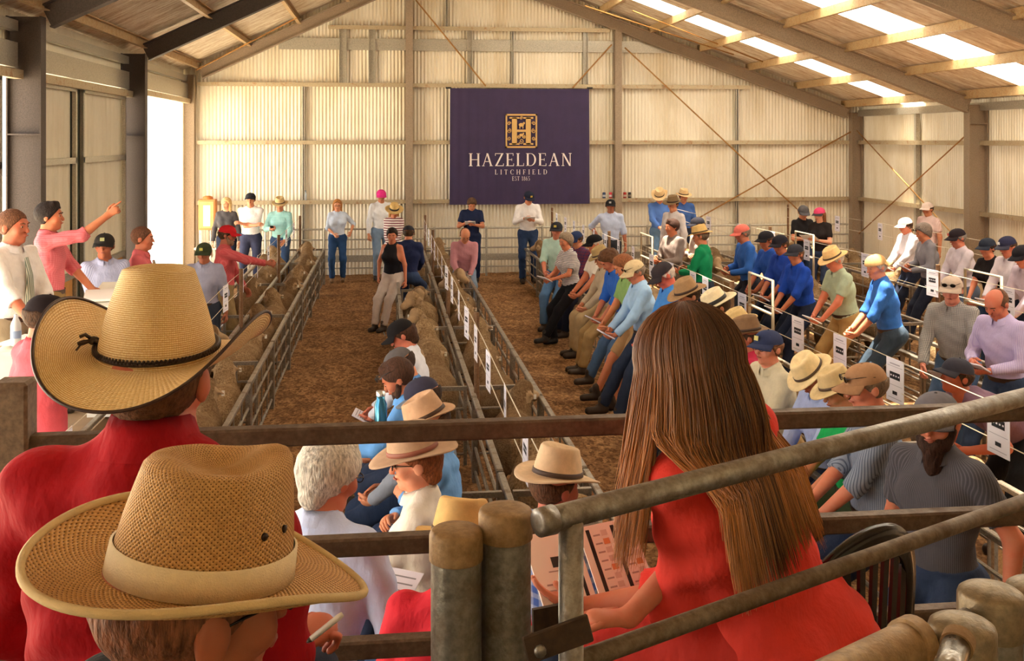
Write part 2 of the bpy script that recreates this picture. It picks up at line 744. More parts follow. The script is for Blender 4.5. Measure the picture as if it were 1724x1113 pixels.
XK = 2.9
sheet('roof_left', XL - .3, RIDGE_X, YN, YE + .1, M_foil)
sheet('roof_ridge_strip', RIDGE_X, XK, YN, YE + .1, M_foil)
strips = [(5.4, 6.4), (9.95, 11.0), (14.95, 16.1), (19.9, 20.8)]
ycur = YN
for (s0, s1) in strips:
    sheet('roof_right', XK, XR + .3, ycur, s0, M_foil)
    sheet('skylight', XK, XR - .03, s0, s1, M_clear)
    sheet('roof_eave_strip', XR - .03, XR + .3, s0, s1, M_foil)
    ycur = s1
sheet('roof_right', XK, XR + .3, ycur, YE + .1, M_foil)

# girts, studs, band and rods on the end wall
for z, x0, x1 in ((1.60, XL + .3, XR - .3), (2.87, XL + .3, XR - .3), (4.10, XL + .3, 8.1), (5.33, -1.2, 4.9)):
    b = MB(); b.box((x0, YE - .13, z - .012), (x1, YE - .02, z)); b.box((x0, YE - .135, z - .075), (x1, YE - .125, z + .01))
    struct(b.build('girt', M_girt))
for z in (1.60, 2.87):
    b = MB(); b.box((XR - .13, 12.8, z - .012), (XR - .02, YE - .2, z)); b.box((XR - .135, 12.8, z - .075), (XR - .125, YE - .2, z + .01))
    struct(b.build('girt_side', M_girt))
b = MB(); b.box((XR - .13, 12.8, 3.42), (XR - .03, YE - .2, 3.56)); struct(b.build('eave_strut', M_galv))
b = MB(); b.box((XL + .03, 9, 4.12), (XL + .12, YE - .2, 4.24)); struct(b.build('eave_strut', M_galv))
b = MB(); b.box((at_y(470, 80, YE).x, YE - .06, 4.82), (at_y(1150, 80, YE).x, YE - .025, 5.07)); struct(b.build('wall_band', M_galv))
for px, z0, z1, wd in ((577, 4.1, 5.3, .16), (626, 4.1, 5.3, .14), (791, 4.1, 5.3, .11), (863, 4.1, 5.3, .05), (986, 4.1, 5.25, .11), (511, 0, 4.05, .05), (1241, 0, 4.05, .06), (752, 5.35, 5.95, .05)):
    p = at_y(px, 100, YE - .09)
    b = MB(); b.box((p.x - wd / 2, YE - .12, z0), (p.x - wd / 2 + .015, YE - .03, z1)); b.box((p.x + wd / 2 - .015, YE - .12, z0), (p.x + wd / 2, YE - .03, z1)); b.box((p.x - wd / 2, YE - .045, z0), (p.x + wd / 2, YE - .03, z1))
    struct(b.build('wall_stud', M_galv))
p = at_y(0, 0, YE)
b = MB(); b.box((XR - .12, 20.05, 0), (XR - .03, 20.13, 3.42)); struct(b.build('wall_stud', M_galv))
for (p0, p1) in (((700, 0), (818, 145)), ((1030, 75), (964, 148)), ((1052, 80), (1345, 355)), ((1432, 222), (1150, 382))):
    a, c = at_y(*p0, YE - .2), at_y(*p1, YE - .2)
    b = MB(); b.tube([a, c], .016, 6); struct(b.build('brace_rod', steel('#b98a4e', '#8f5a2a')))
for (ya, za, yb, zb) in ((22.5, 3.1, 18.0, 0.9), (18.0, 3.0, 22.4, 0.8)):
    b = MB(); b.tube([(XR - .22, ya, za), (XR - .22, yb, zb)], .014, 6); struct(b.build('brace_rod', steel('#b98a4e', '#8f5a2a')))
for (p0, p1) in (((985, 10), (1235, 92)), ((1065, 18), (1300, 110))):
    a, c = at_y(*p0, 20.6), at_y(*p1, 21.8)
    b = MB(); b.tube([a, c], .014, 6); struct(b.build('brace_rod', steel('#b98a4e', '#8f5a2a')))
a, c = at_y(330, 118, 22.2), at_y(500, 30, 21)
b = MB(); b.tube([a, c], .014, 6); struct(b.build('brace_rod', steel('#b98a4e', '#8f5a2a')))
# ------------------------------------------------------------ implicit bodies (smooth unions turned into one surface)
def V3(*a):
    return np.array(a, dtype=np.float64)


def unit(v):
    v = np.asarray(v, dtype=np.float64)
    return v / (np.linalg.norm(v) + 1e-12)


class Vol:
    def __init__(s, lo, hi, h):
        s.lo = np.asarray(lo, dtype=np.float64)
        s.h = h
        s.n = np.maximum(4, np.ceil((np.asarray(hi) - s.lo) / h).astype(int) + 1)
        s.F = np.full(tuple(s.n), 0.3, dtype=np.float32)

    def grid(s, lo, hi):
        i0 = np.clip(np.floor((lo - s.lo) / s.h).astype(int), 0, s.n - 1)
        i1 = np.clip(np.ceil((hi - s.lo) / s.h).astype(int) + 1, 1, s.n)
        if np.any(i1 <= i0):
            return None
        ax = [(s.lo[a] + s.h * np.arange(i0[a], i1[a])).astype(np.float32) for a in range(3)]
        return tuple(slice(i0[a], i1[a]) for a in range(3)), ax[0][:, None, None], ax[1][None, :, None], ax[2][None, None, :]

    def cap(s, a, b, ra, rb=None, k=0.02, M=None, sc=(1, 1, 1), cuts=(), sub=False, wob=None, cwob=0):
        a, b = np.asarray(a, float), np.asarray(b, float)
        rb = ra if rb is None else rb
        rr = max(ra, rb) * max(sc) + k + 2.5 * s.h
        g = s.grid(np.minimum(a, b) - rr, np.maximum(a, b) + rr)
        if g is None:
            return
        sl, X, Y, Z = g
        X0, Y0, Z0 = X - a[0], Y - a[1], Z - a[2]
        ab = b - a
        if M is not None:
            Mi = np.asarray(M).T
            ab = (Mi @ ab) / np.asarray(sc)
            x = (Mi[0, 0] * X0 + Mi[0, 1] * Y0 + Mi[0, 2] * Z0) / sc[0]
            y = (Mi[1, 0] * X0 + Mi[1, 1] * Y0 + Mi[1, 2] * Z0) / sc[1]
            z = (Mi[2, 0] * X0 + Mi[2, 1] * Y0 + Mi[2, 2] * Z0) / sc[2]
        else:
            ab = ab / np.asarray(sc)
            x, y, z = X0 / sc[0], Y0 / sc[1], Z0 / sc[2]
        L2 = float(ab @ ab)
        if L2 > 1e-10:
            t = np.clip((x * ab[0] + y * ab[1] + z * ab[2]) / L2, 0, 1)
        else:
            t = np.float32(0)
        d = (np.sqrt((x - t * ab[0]) ** 2 + (y - t * ab[1]) ** 2 + (z - t * ab[2]) ** 2) - (ra + (rb - ra) * t)) * min(sc)
        if wob is not None:
            d = d + wob(X, Y, Z)
        for ic, (p, n) in enumerate(cuts):
            cw = cwob * (np.sin(95 * X + 40 * Z) + np.sin(70 * Y - 55 * Z)) if cwob else 0
            d = np.maximum(d, (X - p[0]) * n[0] + (Y - p[1]) * n[1] + (Z - p[2]) * n[2] + cw)
        F = s.F[sl]
        if sub:
            s.F[sl] = np.maximum(F, -d)
            return
        if k > 0:
            hh = np.clip(0.5 + 0.5 * (F - d) / k, 0, 1)
            s.F[sl] = F + (d - F) * hh - k * hh * (1 - hh)
        else:
            s.F[sl] = np.minimum(F, d)

    def cut(s, p, n):
        _, X, Y, Z = s.grid(s.lo - 1, s.lo + s.n * s.h + 1)
        s.F = np.maximum(s.F, ((X - p[0]) * n[0] + (Y - p[1]) * n[1] + (Z - p[2]) * n[2]).astype(np.float32))

    def wobble(s, fn):
        _, X, Y, Z = s.grid(s.lo - 1, s.lo + s.n * s.h + 1)
        s.F = s.F + fn(X, Y, Z).astype(np.float32)

    def nets(s):
        F = s.F
        S = F < 0
        nx, ny, nz = F.shape
        cnt = np.zeros((nx - 1, ny - 1, nz - 1), dtype=np.int8)
        offs = [(i, j, k) for i in (0, 1) for j in (0, 1) for k in (0, 1)]

        def sub(A, o):
            return A[o[0]:o[0] + nx - 1, o[1]:o[1] + ny - 1, o[2]:o[2] + nz - 1]
        for o in offs:
            cnt += sub(S, o)
        mask = (cnt > 0) & (cnt < 8)
        ci = np.argwhere(mask)
        if len(ci) == 0:
            return np.zeros((0, 3)), np.zeros((0, 4), int)
        idx = -np.ones(mask.shape, dtype=np.int64)
        idx[mask] = np.arange(len(ci))
        acc = np.zeros((len(ci), 3))
        num = np.zeros(len(ci))
        vals = {o: F[ci[:, 0] + o[0], ci[:, 1] + o[1], ci[:, 2] + o[2]] for o in offs}
        for o in offs:
            for a in range(3):
                if o[a] == 0:
                    q = list(o); q[a] = 1; q = tuple(q)
                    va, vb = vals[o], vals[q]
                    cr = (va < 0) != (vb < 0)
                    t = np.where(cr, va / np.where(cr, va - vb, 1), 0)
                    p = np.tile(np.array(o, float), (len(ci), 1))
                    p[:, a] += t
                    acc += p * cr[:, None]
                    num += cr
        V = s.lo + s.h * (ci + acc / num[:, None])
        quads = []
        for a in range(3):
            b, c = (a + 1) % 3, (a + 2) % 3
            s0 = [slice(None)] * 3; s1 = [slice(None)] * 3
            s0[a] = slice(0, -1); s1[a] = slice(1, None)
            A, B = S[tuple(s0)], S[tuple(s1)]
            e = np.argwhere(A != B)
            ok = (e[:, b] > 0) & (e[:, c] > 0) & (e[:, b] < F.shape[b] - 1) & (e[:, c] < F.shape[c] - 1)
            e = e[ok]
            if len(e) == 0:
                continue
            fl = A[e[:, 0], e[:, 1], e[:, 2]]
            q = []
            for (db, dc) in ((-1, -1), (0, -1), (0, 0), (-1, 0)):
                f = e.copy()
                f[:, b] += db
                f[:, c] += dc
                q.append(idx[f[:, 0], f[:, 1], f[:, 2]])
            q = np.stack(q, 1)
            q[~fl] = q[~fl][:, ::-1]
            quads.append(q)
        Q = np.concatenate(quads) if quads else np.zeros((0, 4), int)
        Q = Q[(Q >= 0).all(1)]
        return V, Q


def relax(V, Q, it=1, lam=0.4):
    for _ in range(it):
        S = np.zeros_like(V)
        n = np.zeros(len(V))
        for i in range(4):
            j = (i + 1) % 4
            np.add.at(S, Q[:, i], V[Q[:, j]])
            np.add.at(S, Q[:, j], V[Q[:, i]])
            np.add.at(n, Q[:, i], 1)
            np.add.at(n, Q[:, j], 1)
        V = V + lam * (S / np.maximum(n, 1)[:, None] - V)
    return V


def to_obj(name, V, Q, mats, parent=None, midx=None, extra=None, smooth=True):
    """V, Q from nets (quads) plus an optional MB with finer pieces of the same body"""
    nv, nq = len(V), len(Q)
    me = bpy.data.meshes.new(name)
    ev = np.array(extra.v, dtype=np.float64).reshape(-1, 3) if extra is not None and extra.n else np.zeros((0, 3))
    ef = extra.f if extra is not None else []
    loops = np.concatenate([Q.ravel(), np.array([i + nv for f in ef for i in f], dtype=np.int64)]) if ef else Q.ravel()
    tot = np.concatenate([np.full(nq, 4), np.array([len(f) for f in ef], dtype=np.int64)]) if ef else np.full(nq, 4)
    start = np.concatenate([[0], np.cumsum(tot)[:-1]]) if len(tot) else np.zeros(0)
    allv = np.concatenate([V, ev]) if len(ev) else V
    me.vertices.add(len(allv))
    me.vertices.foreach_set('co', allv.astype(np.float32).ravel())
    me.loops.add(len(loops))
    me.loops.foreach_set('vertex_index', loops.astype(np.int32))
    me.polygons.add(len(tot))
    me.polygons.foreach_set('loop_start', start.astype(np.int32))
    try:
        me.polygons.foreach_set('loop_total', tot.astype(np.int32))
    except Exception:
        pass
    if not isinstance(mats, (list, tuple)):
        mats = [mats]
    for m in mats:
        me.materials.append(m)
    if len(mats) > 1:
        mi = np.zeros(len(tot), dtype=np.int32)
        if midx is not None:
            mi[:nq] = midx
        if ef:
            mi[nq:] = extra.m
        me.polygons.foreach_set('material_index', mi)
    if smooth:
        me.polygons.foreach_set('use_smooth', np.ones(len(tot), dtype=bool))
    me.update(calc_edges=True)
    me.validate()
    return link(name, me, parent)


def rotm(ax, deg):
    a = R(deg)
    c, s_ = math.cos(a), math.sin(a)
    if ax == 'x':
        return np.array([[1, 0, 0], [0, c, -s_], [0, s_, c]])
    if ax == 'y':
        return np.array([[c, 0, s_], [0, 1, 0], [-s_, 0, c]])
    return np.array([[c, -s_, 0], [s_, c, 0], [0, 0, 1]])


def ik(a, t, l1, l2, pole):
    a, t = np.asarray(a, float), np.asarray(t, float)
    d = t - a
    L = np.linalg.norm(d)
    Lc = min(L, (l1 + l2) * 0.995)
    t2 = a + unit(d) * Lc
    x = (l1 * l1 - l2 * l2 + Lc * Lc) / (2 * Lc)
    hgt = math.sqrt(max(0, l1 * l1 - x * x))
    u = unit(d)
    p = np.asarray(pole, float)
    p = unit(p - u * (p @ u))
    return a + u * x + p * hgt, t2


ARMS = {
    'write': dict(L=(-.07, .30, .20), R=(.10, .27, .24)),
    'writehigh': dict(L=(-.07, .30, .28), R=(.09, .28, .31)),
    'lap': dict(L=(-.09, .36, .10), R=(.09, .36, .12)),
    'cross': dict(L=(.12, .19, .27), R=(-.12, .22, .25)),
    'down': dict(L=(-.26, .05, -.06), R=(.26, .05, -.06)),
    'back': dict(L=(-.29, -.08, .02), R=(.29, -.08, .02)),
    'hip': dict(L=(-.27, .06, -.05), R=(.22, -.05, .08)),
    'hipL': dict(L=(-.22, -.05, .08), R=(.27, .06, -.05)),
    'clasp': dict(L=(-.04, .22, -.02), R=(.06, .22, -.02)),
    'phone': dict(L=(-.14, .22, .02), R=(.10, .28, .26)),
    'reach': dict(L=(-.12, .48, .40), R=(.25, .10, -.02)),
}


def hat_mesh(st, H, hc, s=1.0, z0=0.052, nseg=32):
    """st: dict of style numbers. Returns (MB with crown+brim, MB band) in person space"""
    a, b = 0.093 * s, 0.112 * s
    ch, tap, dent, pinch, bw, curl, droop = (st.get(k, v) for k, v in (('ch', .115), ('taper', .80), ('dent', .03), ('pinch', .25), ('bw', .075), ('curl', .03), ('droop', .012)))
    ch *= s; bw *= s; curl *= s; droop *= s; dent *= s
    Tm = H @ rotm('x', -st.get('tilt', 4)) @ rotm('y', st.get('roll', 0))
    vs, fs, uv = [], [], []

    def P(x, y, z):
        return np.asarray(hc) + Tm @ V3(x, y, z)
    rings = []
    th = [2 * PI * i / nseg for i in range(nseg)]

    def ring(fn):
        o = len(vs)
        for t in th:
            vs.append(P(*fn(t)))
        rings.append(o)

    def crown(f, q):
        # f up the crown 0..1, q inward on the top 0..1
        def fn(t):
            rad = (1 - (1 - tap) * f ** 1.3) * (1 - q)
            fr = max(0, math.cos(t))
            x = -math.sin(t) * a * rad * (1 - pinch * f * fr ** 1.5)
            y = math.cos(t) * b * rad
            z = z0 + ch * f * (1 - .10 * f * fr)
            if q > 0:
                z += .006 * s * math.sin(min(1, q * 3) * PI / 2) - dent * min(1, q * 1.5) ** 1.5 * (0.55 + .45 * abs(math.cos(t)))
            return x, y, z
        return fn

    def brim(q, dz=0.0):
        def fn(t):
            n = V3(-math.sin(t) * b, math.cos(t) * a, 0)
            n /= np.linalg.norm(n)
            x = -math.sin(t) * a + n[0] * bw * q
            y = math.cos(t) * b + n[1] * bw * q
            sn, cs = abs(math.sin(t)), math.cos(t)
            z = z0 + q ** 1.8 * curl * sn ** 2 - q ** 1.5 * droop * (cs * cs) - .004 * q + dz
            if curl > .05 * s:
                x *= 1 - .28 * q * q * sn ** 2 * min(1, curl / (.1 * s))
            return x, y, z
        return fn
    ring(brim(0.0, -.005)); ring(brim(.5, -.005)); ring(brim(1.0, -.004)); ring(brim(1.0, 0.001)); ring(brim(.75)); ring(brim(.5)); ring(brim(.25)); ring(brim(0.03))
    for f in (.0, .12, .3, .5, .7, .85, .95):
        ring(crown(f, 0))
    for q in (.06, .16, .32, .55, .8):
        ring(crown(1.0, q))
    for r0, r1 in zip(rings[:-1], rings[1:]):
        for i in range(nseg):
            j = (i + 1) % nseg
            fs.append((r0 + i, r0 + j, r1 + j, r1 + i))
    fs.append(tuple(rings[-1] + i for i in range(nseg)))
    hb = MB()
    hb.add(vs, fs)
    bd = None
    if st.get('band'):
        bd = MB()
        bv, bf = [], []
        hh = st.get('bandh', .022) * s
        for (dr, z) in ((0.0, 0.003), (.003, .004), (.0035, hh), (0.0, hh + .001)):
            for t in th:
                f = max(0, (z) / ch)
                fr = max(0, math.cos(t))
                rad = (1 - (1 - tap) * f ** 1.3)
                n = unit(V3(-math.sin(t) * b, math.cos(t) * a, 0))
                bv.append(P(-math.sin(t) * a * rad * (1 - pinch * f * fr ** 1.5) + n[0] * dr, math.cos(t) * b * rad + n[1] * dr, z0 + z))
        for r in range(3):
            for i in range(nseg):
                j = (i + 1) % nseg
                bf.append((r * nseg + i, r * nseg + j, (r + 1) * nseg + j, (r + 1) * nseg + i))
        bd.add(bv, bf)
    return hb, bd


def cap_mesh(H, hc, s=1.0, tilt=0, back=False):
    a, b, c = .094 * s, .110 * s, .090 * s
    z0 = .038
    Tm = H @ rotm('x', -tilt)
    if back:
        Tm = Tm @ rotm('z', 180)
    P = lambda x, y, z: np.asarray(hc) + Tm @ V3(x, y, z)
    dome, visor = MB(), MB()
    vs, fs, n = [], [], 24
    for j in range(8):
        f = j / 7.5 * PI / 2
        for i in range(n):
            t = 2 * PI * i / n
            vs.append(P(-math.sin(t) * a * math.cos(f) ** .85, math.cos(t) * b * math.cos(f) ** .85 - .004, z0 + c * math.sin(f) * (1 + .06 * max(0, math.cos(t)) * math.cos(f))))
    for j in range(7):
        for i in range(n):
            k = (i + 1) % n
            fs.append((j * n + i, j * n + k, (j + 1) * n + k, (j + 1) * n + i))
    fs.append(tuple(7 * n + i for i in range(n)))
    dome.add(vs, fs)
    dome.ell(P(0, -.004, z0 + c), (.008, .008, .006), 0, None, 8, 4)
    vs, fs = [], []
    m = 12
    for dz in (0, -.005):
        for q in (0, .35, .7, 1):
            for i in range(m + 1):
                t = (i / m - .5) * R(138)
                x = -math.sin(t) * (a + .004 + .006 * q)
                y = math.cos(t) * b + q * .072 * s * (math.cos(t) ** .7 if math.cos(t) > 0 else 0)
                vs.append(P(x, y - .004, z0 + .004 - q * .014 - .030 * (math.sin(t) ** 2) * q + dz))
    w_ = m + 1
    for l in (0, 1):
        o = l * 4 * w_
        for r in range(3):
            for i in range(m):
                f = (o + r * w_ + i, o + r * w_ + i + 1, o + (r + 1) * w_ + i + 1, o + (r + 1) * w_ + i)
                fs.append(f if l == 0 else f[::-1])
    for i in range(m):
        fs.append((3 * w_ + i, 3 * w_ + i + 1, 7 * w_ + i + 1, 7 * w_ + i))
    visor.add(vs, fs)
    return dome, visor


PEOPLE = []
HANDS = {}


def finger_set(mb, wr, d, n, side, s=1.0, curl=30, spread=0.0, point=False, mi=0):
    """four fingers and a thumb rooted in the palm; side points to the thumb"""
    d, n, side = unit(d), unit(n), unit(side)
    for i, L in enumerate((.074, .082, .076, .060)):
        base = wr + d * .078 * s + side * (.030 - .0195 * i) * s
        cu = curl * (1 + .12 * i)
        if point:
            cu = 4 if i == 0 else 85
        p, pts, rad, dd = base, [base - d * .012 * s], [.0098 * s], d
        for seg, fr in enumerate((.45, .32, .23)):
            ang = R(cu * (0.75 if seg == 0 else 1.0) * (seg + 1) * .72)
            dd = d * math.cos(ang) + n * math.sin(ang) + side * spread * (1.5 - i) * .06
            pts.append(p)
            rad.append((.0100 - .0012 * seg) * s)
            p = p + unit(dd) * L * fr * s
        pts.append(p)
        rad.append(.0066 * s)
        pts.append(p + unit(dd) * .005 * s)
        rad.append(.003 * s)
        mb.tube(pts, rad, 7, mi)
    b0 = wr + d * .022 * s + side * .026 * s
    td = unit(d * .75 + side * .62 + n * .35)
    td2 = unit(d * .95 + side * .12 + n * .45)
    b1 = b0 + td * .036 * s
    b2 = b1 + td2 * .030 * s
    b3 = b2 + td2 * .022 * s
    mb.tube([b0, b1, b2, b3, b3 + td2 * .005], [.0135 * s, .0115 * s, .0105 * s, .0078 * s, .003], 7, mi)


def person(label, short, px, py, d=None, X=None, yaw=0, pose='stand', arms='write', h=1.75, shirt='#88a', pat=None, pat2='#fff', freq=1.0,
           sleeves='long', tuck=True, pants='#2b3245', hat=None, hair=('short', '#4a3424'), tone='#c98a68', head=(0, 10), lean=None, female=False,
           belly=0.0, beard=None, glasses=None, floor=0.0, boots='#3a2a1e', note=None, feet=None, vox=None, hide_legs=False, shorts=False, group=None,
           collar=True, hatz=None, extra=None, hatcut=False, hipz=None, neckl=.06, colh=1.0, side=0.0, cutz=.035, slen=.16, rollf=.22, fold=1.0, loose=0.0,  tie=None, phone=False, group_note=None):
    if X is not None:
        T = at_x(px, py, X)
    else:
        T = at_d(px, py, d)
    dist = T.length if False else math.hypot(T.x, T.y)
    if vox is None:
        vox = 0.017 if dist > 15 else (0.0145 if dist > 10.5 else (0.0115 if dist > 7 else (0.0095 if dist > 4.6 else 0.008)))
    s = h / 1.75
    hatadd = 0.0
    if hat:
        hatadd = .022 if hat[0] == 'cap' else None
        if hatadd is None:
            hatadd = max(0.03, hat[0].get('ch', .115) + .052 - .125)
    if lean is None:
        lean = {'stand': 3, 'lean': 10, 'sit': 14, 'bend': 75}[pose]
    up = V3(0, math.sin(R(lean)), math.cos(R(lean)))
    fw = V3(0, math.cos(R(lean)), -math.sin(R(lean)))
    rt = V3(1, 0, 0)
    if side:
        rt = V3(math.cos(R(side)), 0, math.sin(R(side)))
        up = unit(up - rt * (up @ rt))
        fw = np.cross(up, rt)
    hz = {'stand': .93, 'lean': .86, 'sit': .83, 'bend': .93}[pose] * s
    if hipz is not None:
        hz = hipz
    hy = 0.0
    shw = (.150 if female else .172) * s

    def solve(hz):
        hip = V3(0, hy, hz)
        nb = hip + up * .545 * s - fw * .01
        hup = unit(up * .55 + V3(0, 0, .45))
        H = rotm('z', head[0]) @ rotm('x', -head[1])
        hc = nb + (hup * neckl + H @ V3(0, .018, .075)) * s
        top = hc + H @ V3(0, -.01, .12 * s + hatadd)
        zt = max(top[2], (hc + H @ V3(0, -.03, .12 * s + hatadd * .8))[2])
        return hip, nb, H, hc, top, zt
    hip, nb, H, hc, top, zt = solve(hz)
    dz = (T.z - floor) - zt
    lim = .16 if pose != 'stand' else .28
    if pose == 'stand' and abs(dz) > .02:
        s2 = max(.86, min(1.14, (T.z - floor) / zt))
        s *= s2
        shw *= s2
        hz *= s2
        hip, nb, H, hc, top, zt = solve(hz)
        dz = (T.z - floor) - zt
    hz += max(-lim, min(lim, dz))
    hip, nb, H, hc, top, zt = solve(hz)
    # root so that the head lands on the target
    rz = R(yaw)
    c_, s_ = math.cos(rz), math.sin(rz)
    ox = c_ * top[0] - s_ * top[1]
    oy = s_ * top[0] + c_ * top[1]
    root = thing('person', label, 'person', (T.x - ox, T.y - oy, floor), rz, group)

    def TP(x, f, u):
        return hip + rt * x * s + fw * f * s + up * u * s
    sh = {sd: TP(sg * shw / s, -.005, .485) for sd, sg in (('L', -1), ('R', 1))}
    if isinstance(arms, str):
        arms = ARMS[arms]
    el, wr = {}, {}
    for sd, sg in (('L', -1), ('R', 1)):
        t = arms[sd]
        tgt = TP(*t)
        if arms.get('w' + sd) is not None:      # a point in the hall to reach for
            Mr = Matrix.Translation(root.location) @ Matrix.Rotation(rz, 4, 'Z')
            tgt = V3(*(Mr.inverted() @ arms['w' + sd]))
        pole = V3(sg * .75, -.55, -.75) if not (t[2] > .4 and t[1] > .3) else V3(sg * .3, -.1, -1)
        if arms.get('pole' + sd) is not None:
            pole = V3(*arms['pole' + sd])
        el[sd], wr[sd] = ik(sh[sd], tgt, .29 * s, .255 * s, pole)
    hj = {sd: hip + V3(sg * .092 * s, 0, -.01) for sd, sg in (('L', -1), ('R', 1))}
    kn, an = {}, {}
    for sd, sg in (('L', -1), ('R', 1)):
        if feet and sd in feet:
            ft = V3(*feet[sd])
        elif pose == 'stand':
            ft = V3(sg * .11 * s, .02 + .03 * sg, .085 * s)
        elif pose == 'lean':
            ft = V3(sg * .10 * s, .34 + .05 * sg, .085 * s)
        elif pose == 'bend':
            ft = V3(sg * .12 * s, .05, .085 * s)
        else:
            ft = V3(sg * .13 * s, .42 + .06 * sg, max(.085, hz - .80))
        if pose == 'lean' and sd == 'L' and feet is None:
            ft = V3(-.06 * s, .40, .085 * s)
        kn[sd], an[sd] = ik(hj[sd], ft, .44 * s, .42 * s, (sg * .15, 1, .25))
    vx = vox
    allp = [hip, nb, hc + H @ V3(0, .1, .16), hc + H @ V3(0, -.12, .0), *el.values(), *wr.values(), *kn.values(), *an.values(), *sh.values()]
    lo = np.min(allp, 0) - .16
    hi = np.max(allp, 0) + .16
    lo[2] = max(lo[2], -.03)
    M_t = np.stack([rt, fw, up], 1)
    fs = .92 if female else 1.0

    def torso(v, e, k=.03, legs=False):
        v.cap(TP(-.07, 0, .0), TP(.07, 0, .0), .105 * s + e, k=k, M=M_t, sc=(1, 1.0, .95))
        v.cap(TP(0, .012 + belly * .5, .06), TP(0, .008, .26), (.128 * fs + belly) * s + e, (.13 * fs + belly * .4) * s + e, k=k, M=M_t, sc=(1.08, .82, 1))
        v.cap(TP(-.06, .0, .34), TP(.06, .0, .34), .118 * s + e, k=k, M=M_t, sc=(1, .92, 1.15))
        if female:
            for sg in (-1, 1):
                v.cap(TP(sg * .07, .085, .33), TP(sg * .07, .085, .33), .062 * s + e, k=.03)
        v.cap(TP(-shw / s + .05, -.008, .462), TP(shw / s - .05, -.008, .462), .058 * s + e * .8, k=k)
        for sg in (-1, 1):
            v.cap(TP(sg * (shw / s - .03), -.012, .475), TP(sg * .035, -.015, .530), .036 * s + e, .042 * s + e, k=.03)
        v.cap(TP(0, -.015, .47), TP(0, -.01, .535), .085 * s + e, .06 * s + e * .6, k=.03)

    body = Vol(lo, hi, vx)
    torso(body, 0)
    fing = MB()
    handinfo = {}
    for sd, sg in (('L', -1), ('R', 1)):
        ar = .86 if female else 1.0
        body.cap(sh[sd], el[sd], .052 * s * ar, .041 * s * ar, k=.03)
        body.cap(el[sd], wr[sd], .043 * s * ar, .027 * s * ar, k=.02)
        hd = arms.get('dir' + sd)
        fdir = unit(wr[sd] - el[sd])
        if hd is None:
            if arms in (ARMS['write'], ARMS['writehigh'], ARMS['lap']):
                hd = unit(fdir * .7 + V3(-sg * .5, .45, -.05))
            elif arms is ARMS['cross']:
                hd = unit(fdir + V3(0, -.2, .1))
            else:
                hd = unit(fdir + V3(0, .15, 0))
        else:
            hd = unit(V3(*hd))
        pn = arms.get('pal' + sd)
        if pn is None:
            pn = V3(-sg * .8, .1, .6) if (arms is ARMS['write'] or arms is ARMS['writehigh'] or arms is ARMS['lap']) and sd == 'L' else V3(-sg, -.2, -.4)
        pn = V3(*pn)
        pn = unit(pn - hd * (pn @ hd))
        side = np.cross(hd, pn)
        if side @ V3(-sg * .3, .2, 1) < 0:
            side = -side
        Mh = np.stack([side, hd, pn], 1)
        hs = s * (.92 if female else 1.0)
        body.cap(wr[sd] + hd * .012, wr[sd] + hd * .072 * hs, .031 * hs, .038 * hs, k=.015, M=Mh, sc=(1, 1, .46))
        finger_set(fing, wr[sd], hd, pn, side, hs, curl=arms.get('curl' + sd, 38), point=arms.get('point' + sd, False))
        handinfo[sd] = (wr[sd] + hd * .09 * hs, hd, pn)
        body.cap(hj[sd], kn[sd], .088 * s, .058 * s, k=.03)
        body.cap(kn[sd], an[sd], .056 * s, .038 * s, k=.02)
        toe = unit(V3((an[sd] - hj[sd])[0] * .3, 1, 0)) if not hide_legs else V3(0, 1, 0)
        ftd = arms.get('toe') or toe
        body.cap(an[sd] + V3(0, -.02, -.045 * s), an[sd] + ftd * .14 * s + V3(0, 0, -.05 * s), .033 * s, .028 * s, k=.02)
    body.cap(nb - up * .03, hc + H @ V3(0, -.018, -.06) * s, .059 * s * (.85 if female else 1), .052 * s * (.85 if female else 1), k=.03)

    def HC(x, y, z):
        return hc + H @ V3(x, y, z) * s
    body.cap(HC(0, -.012, .030), HC(0, -.012, .030), .090 * s, k=.012, M=H, sc=(.88, 1.08, 1.0))
    body.cap(HC(0, .028, .0), HC(0, .036, -.065), .060 * s, .042 * s, k=.02, M=H, sc=(.98, 1, 1))
    body.cap(HC(-.028, .020, -.078), HC(.028, .020, -.078), .030 * s, k=.025)
    body.cap(HC(0, .066, -.088), HC(0, .066, -.088), .021 * s, k=.02)
    body.cap(HC(-.032, .074, .034), HC(.032, .074, .034), .014 * s, k=.014)
    body.cap(HC(0, .086, .012), HC(0, .105, -.022), .009 * s, .0140 * s, k=.010)
    body.cap(HC(0, .082, -.052), HC(0, .082, -.052), .016 * s, k=.014)
    for sg in (-1, 1):
        body.cap(HC(sg * .040, .056, -.022), HC(sg * .040, .056, -.022), .027 * s, k=.02)
        body.cap(HC(sg * .082, -.012, -.004), HC(sg * .084, -.016, -.004), .029 * s, k=.006, M=H, sc=(.34, .72, 1.1))
        body.cap(HC(sg * .033, .094, .010), HC(sg * .033, .094, .010), .011 * s, sub=True)
        fing.ell(HC(sg * .033, .0735, .009), (.0115 * s, .0120 * s, .0062 * s), 1, None, 8, 6)
        fing.ell(HC(sg * .033, .0825, .0085), (.0062 * s,.0045*s,.0062*s), 2, None, 6, 4)
        fing.tube([HC(sg * .014, .092, .028), HC(sg * .034, .092, .034), HC(sg * .052, .078, .030)], [.0035 * s, .0045 * s, .003 * s], 5, 3)
    fing.tube([HC(-.022, .088, -.054), HC(-.008, .0985, -.051), HC(.008, .0985, -.051), HC(.022, .088, -.054)], [.003, .0052, .0052, .003], 6, 4)
    V, Q = body.nets()
    V = relax(V, Q, 1, .35)
    lipc = tone
    hcl = hair[1] if hair else '#4a3424'
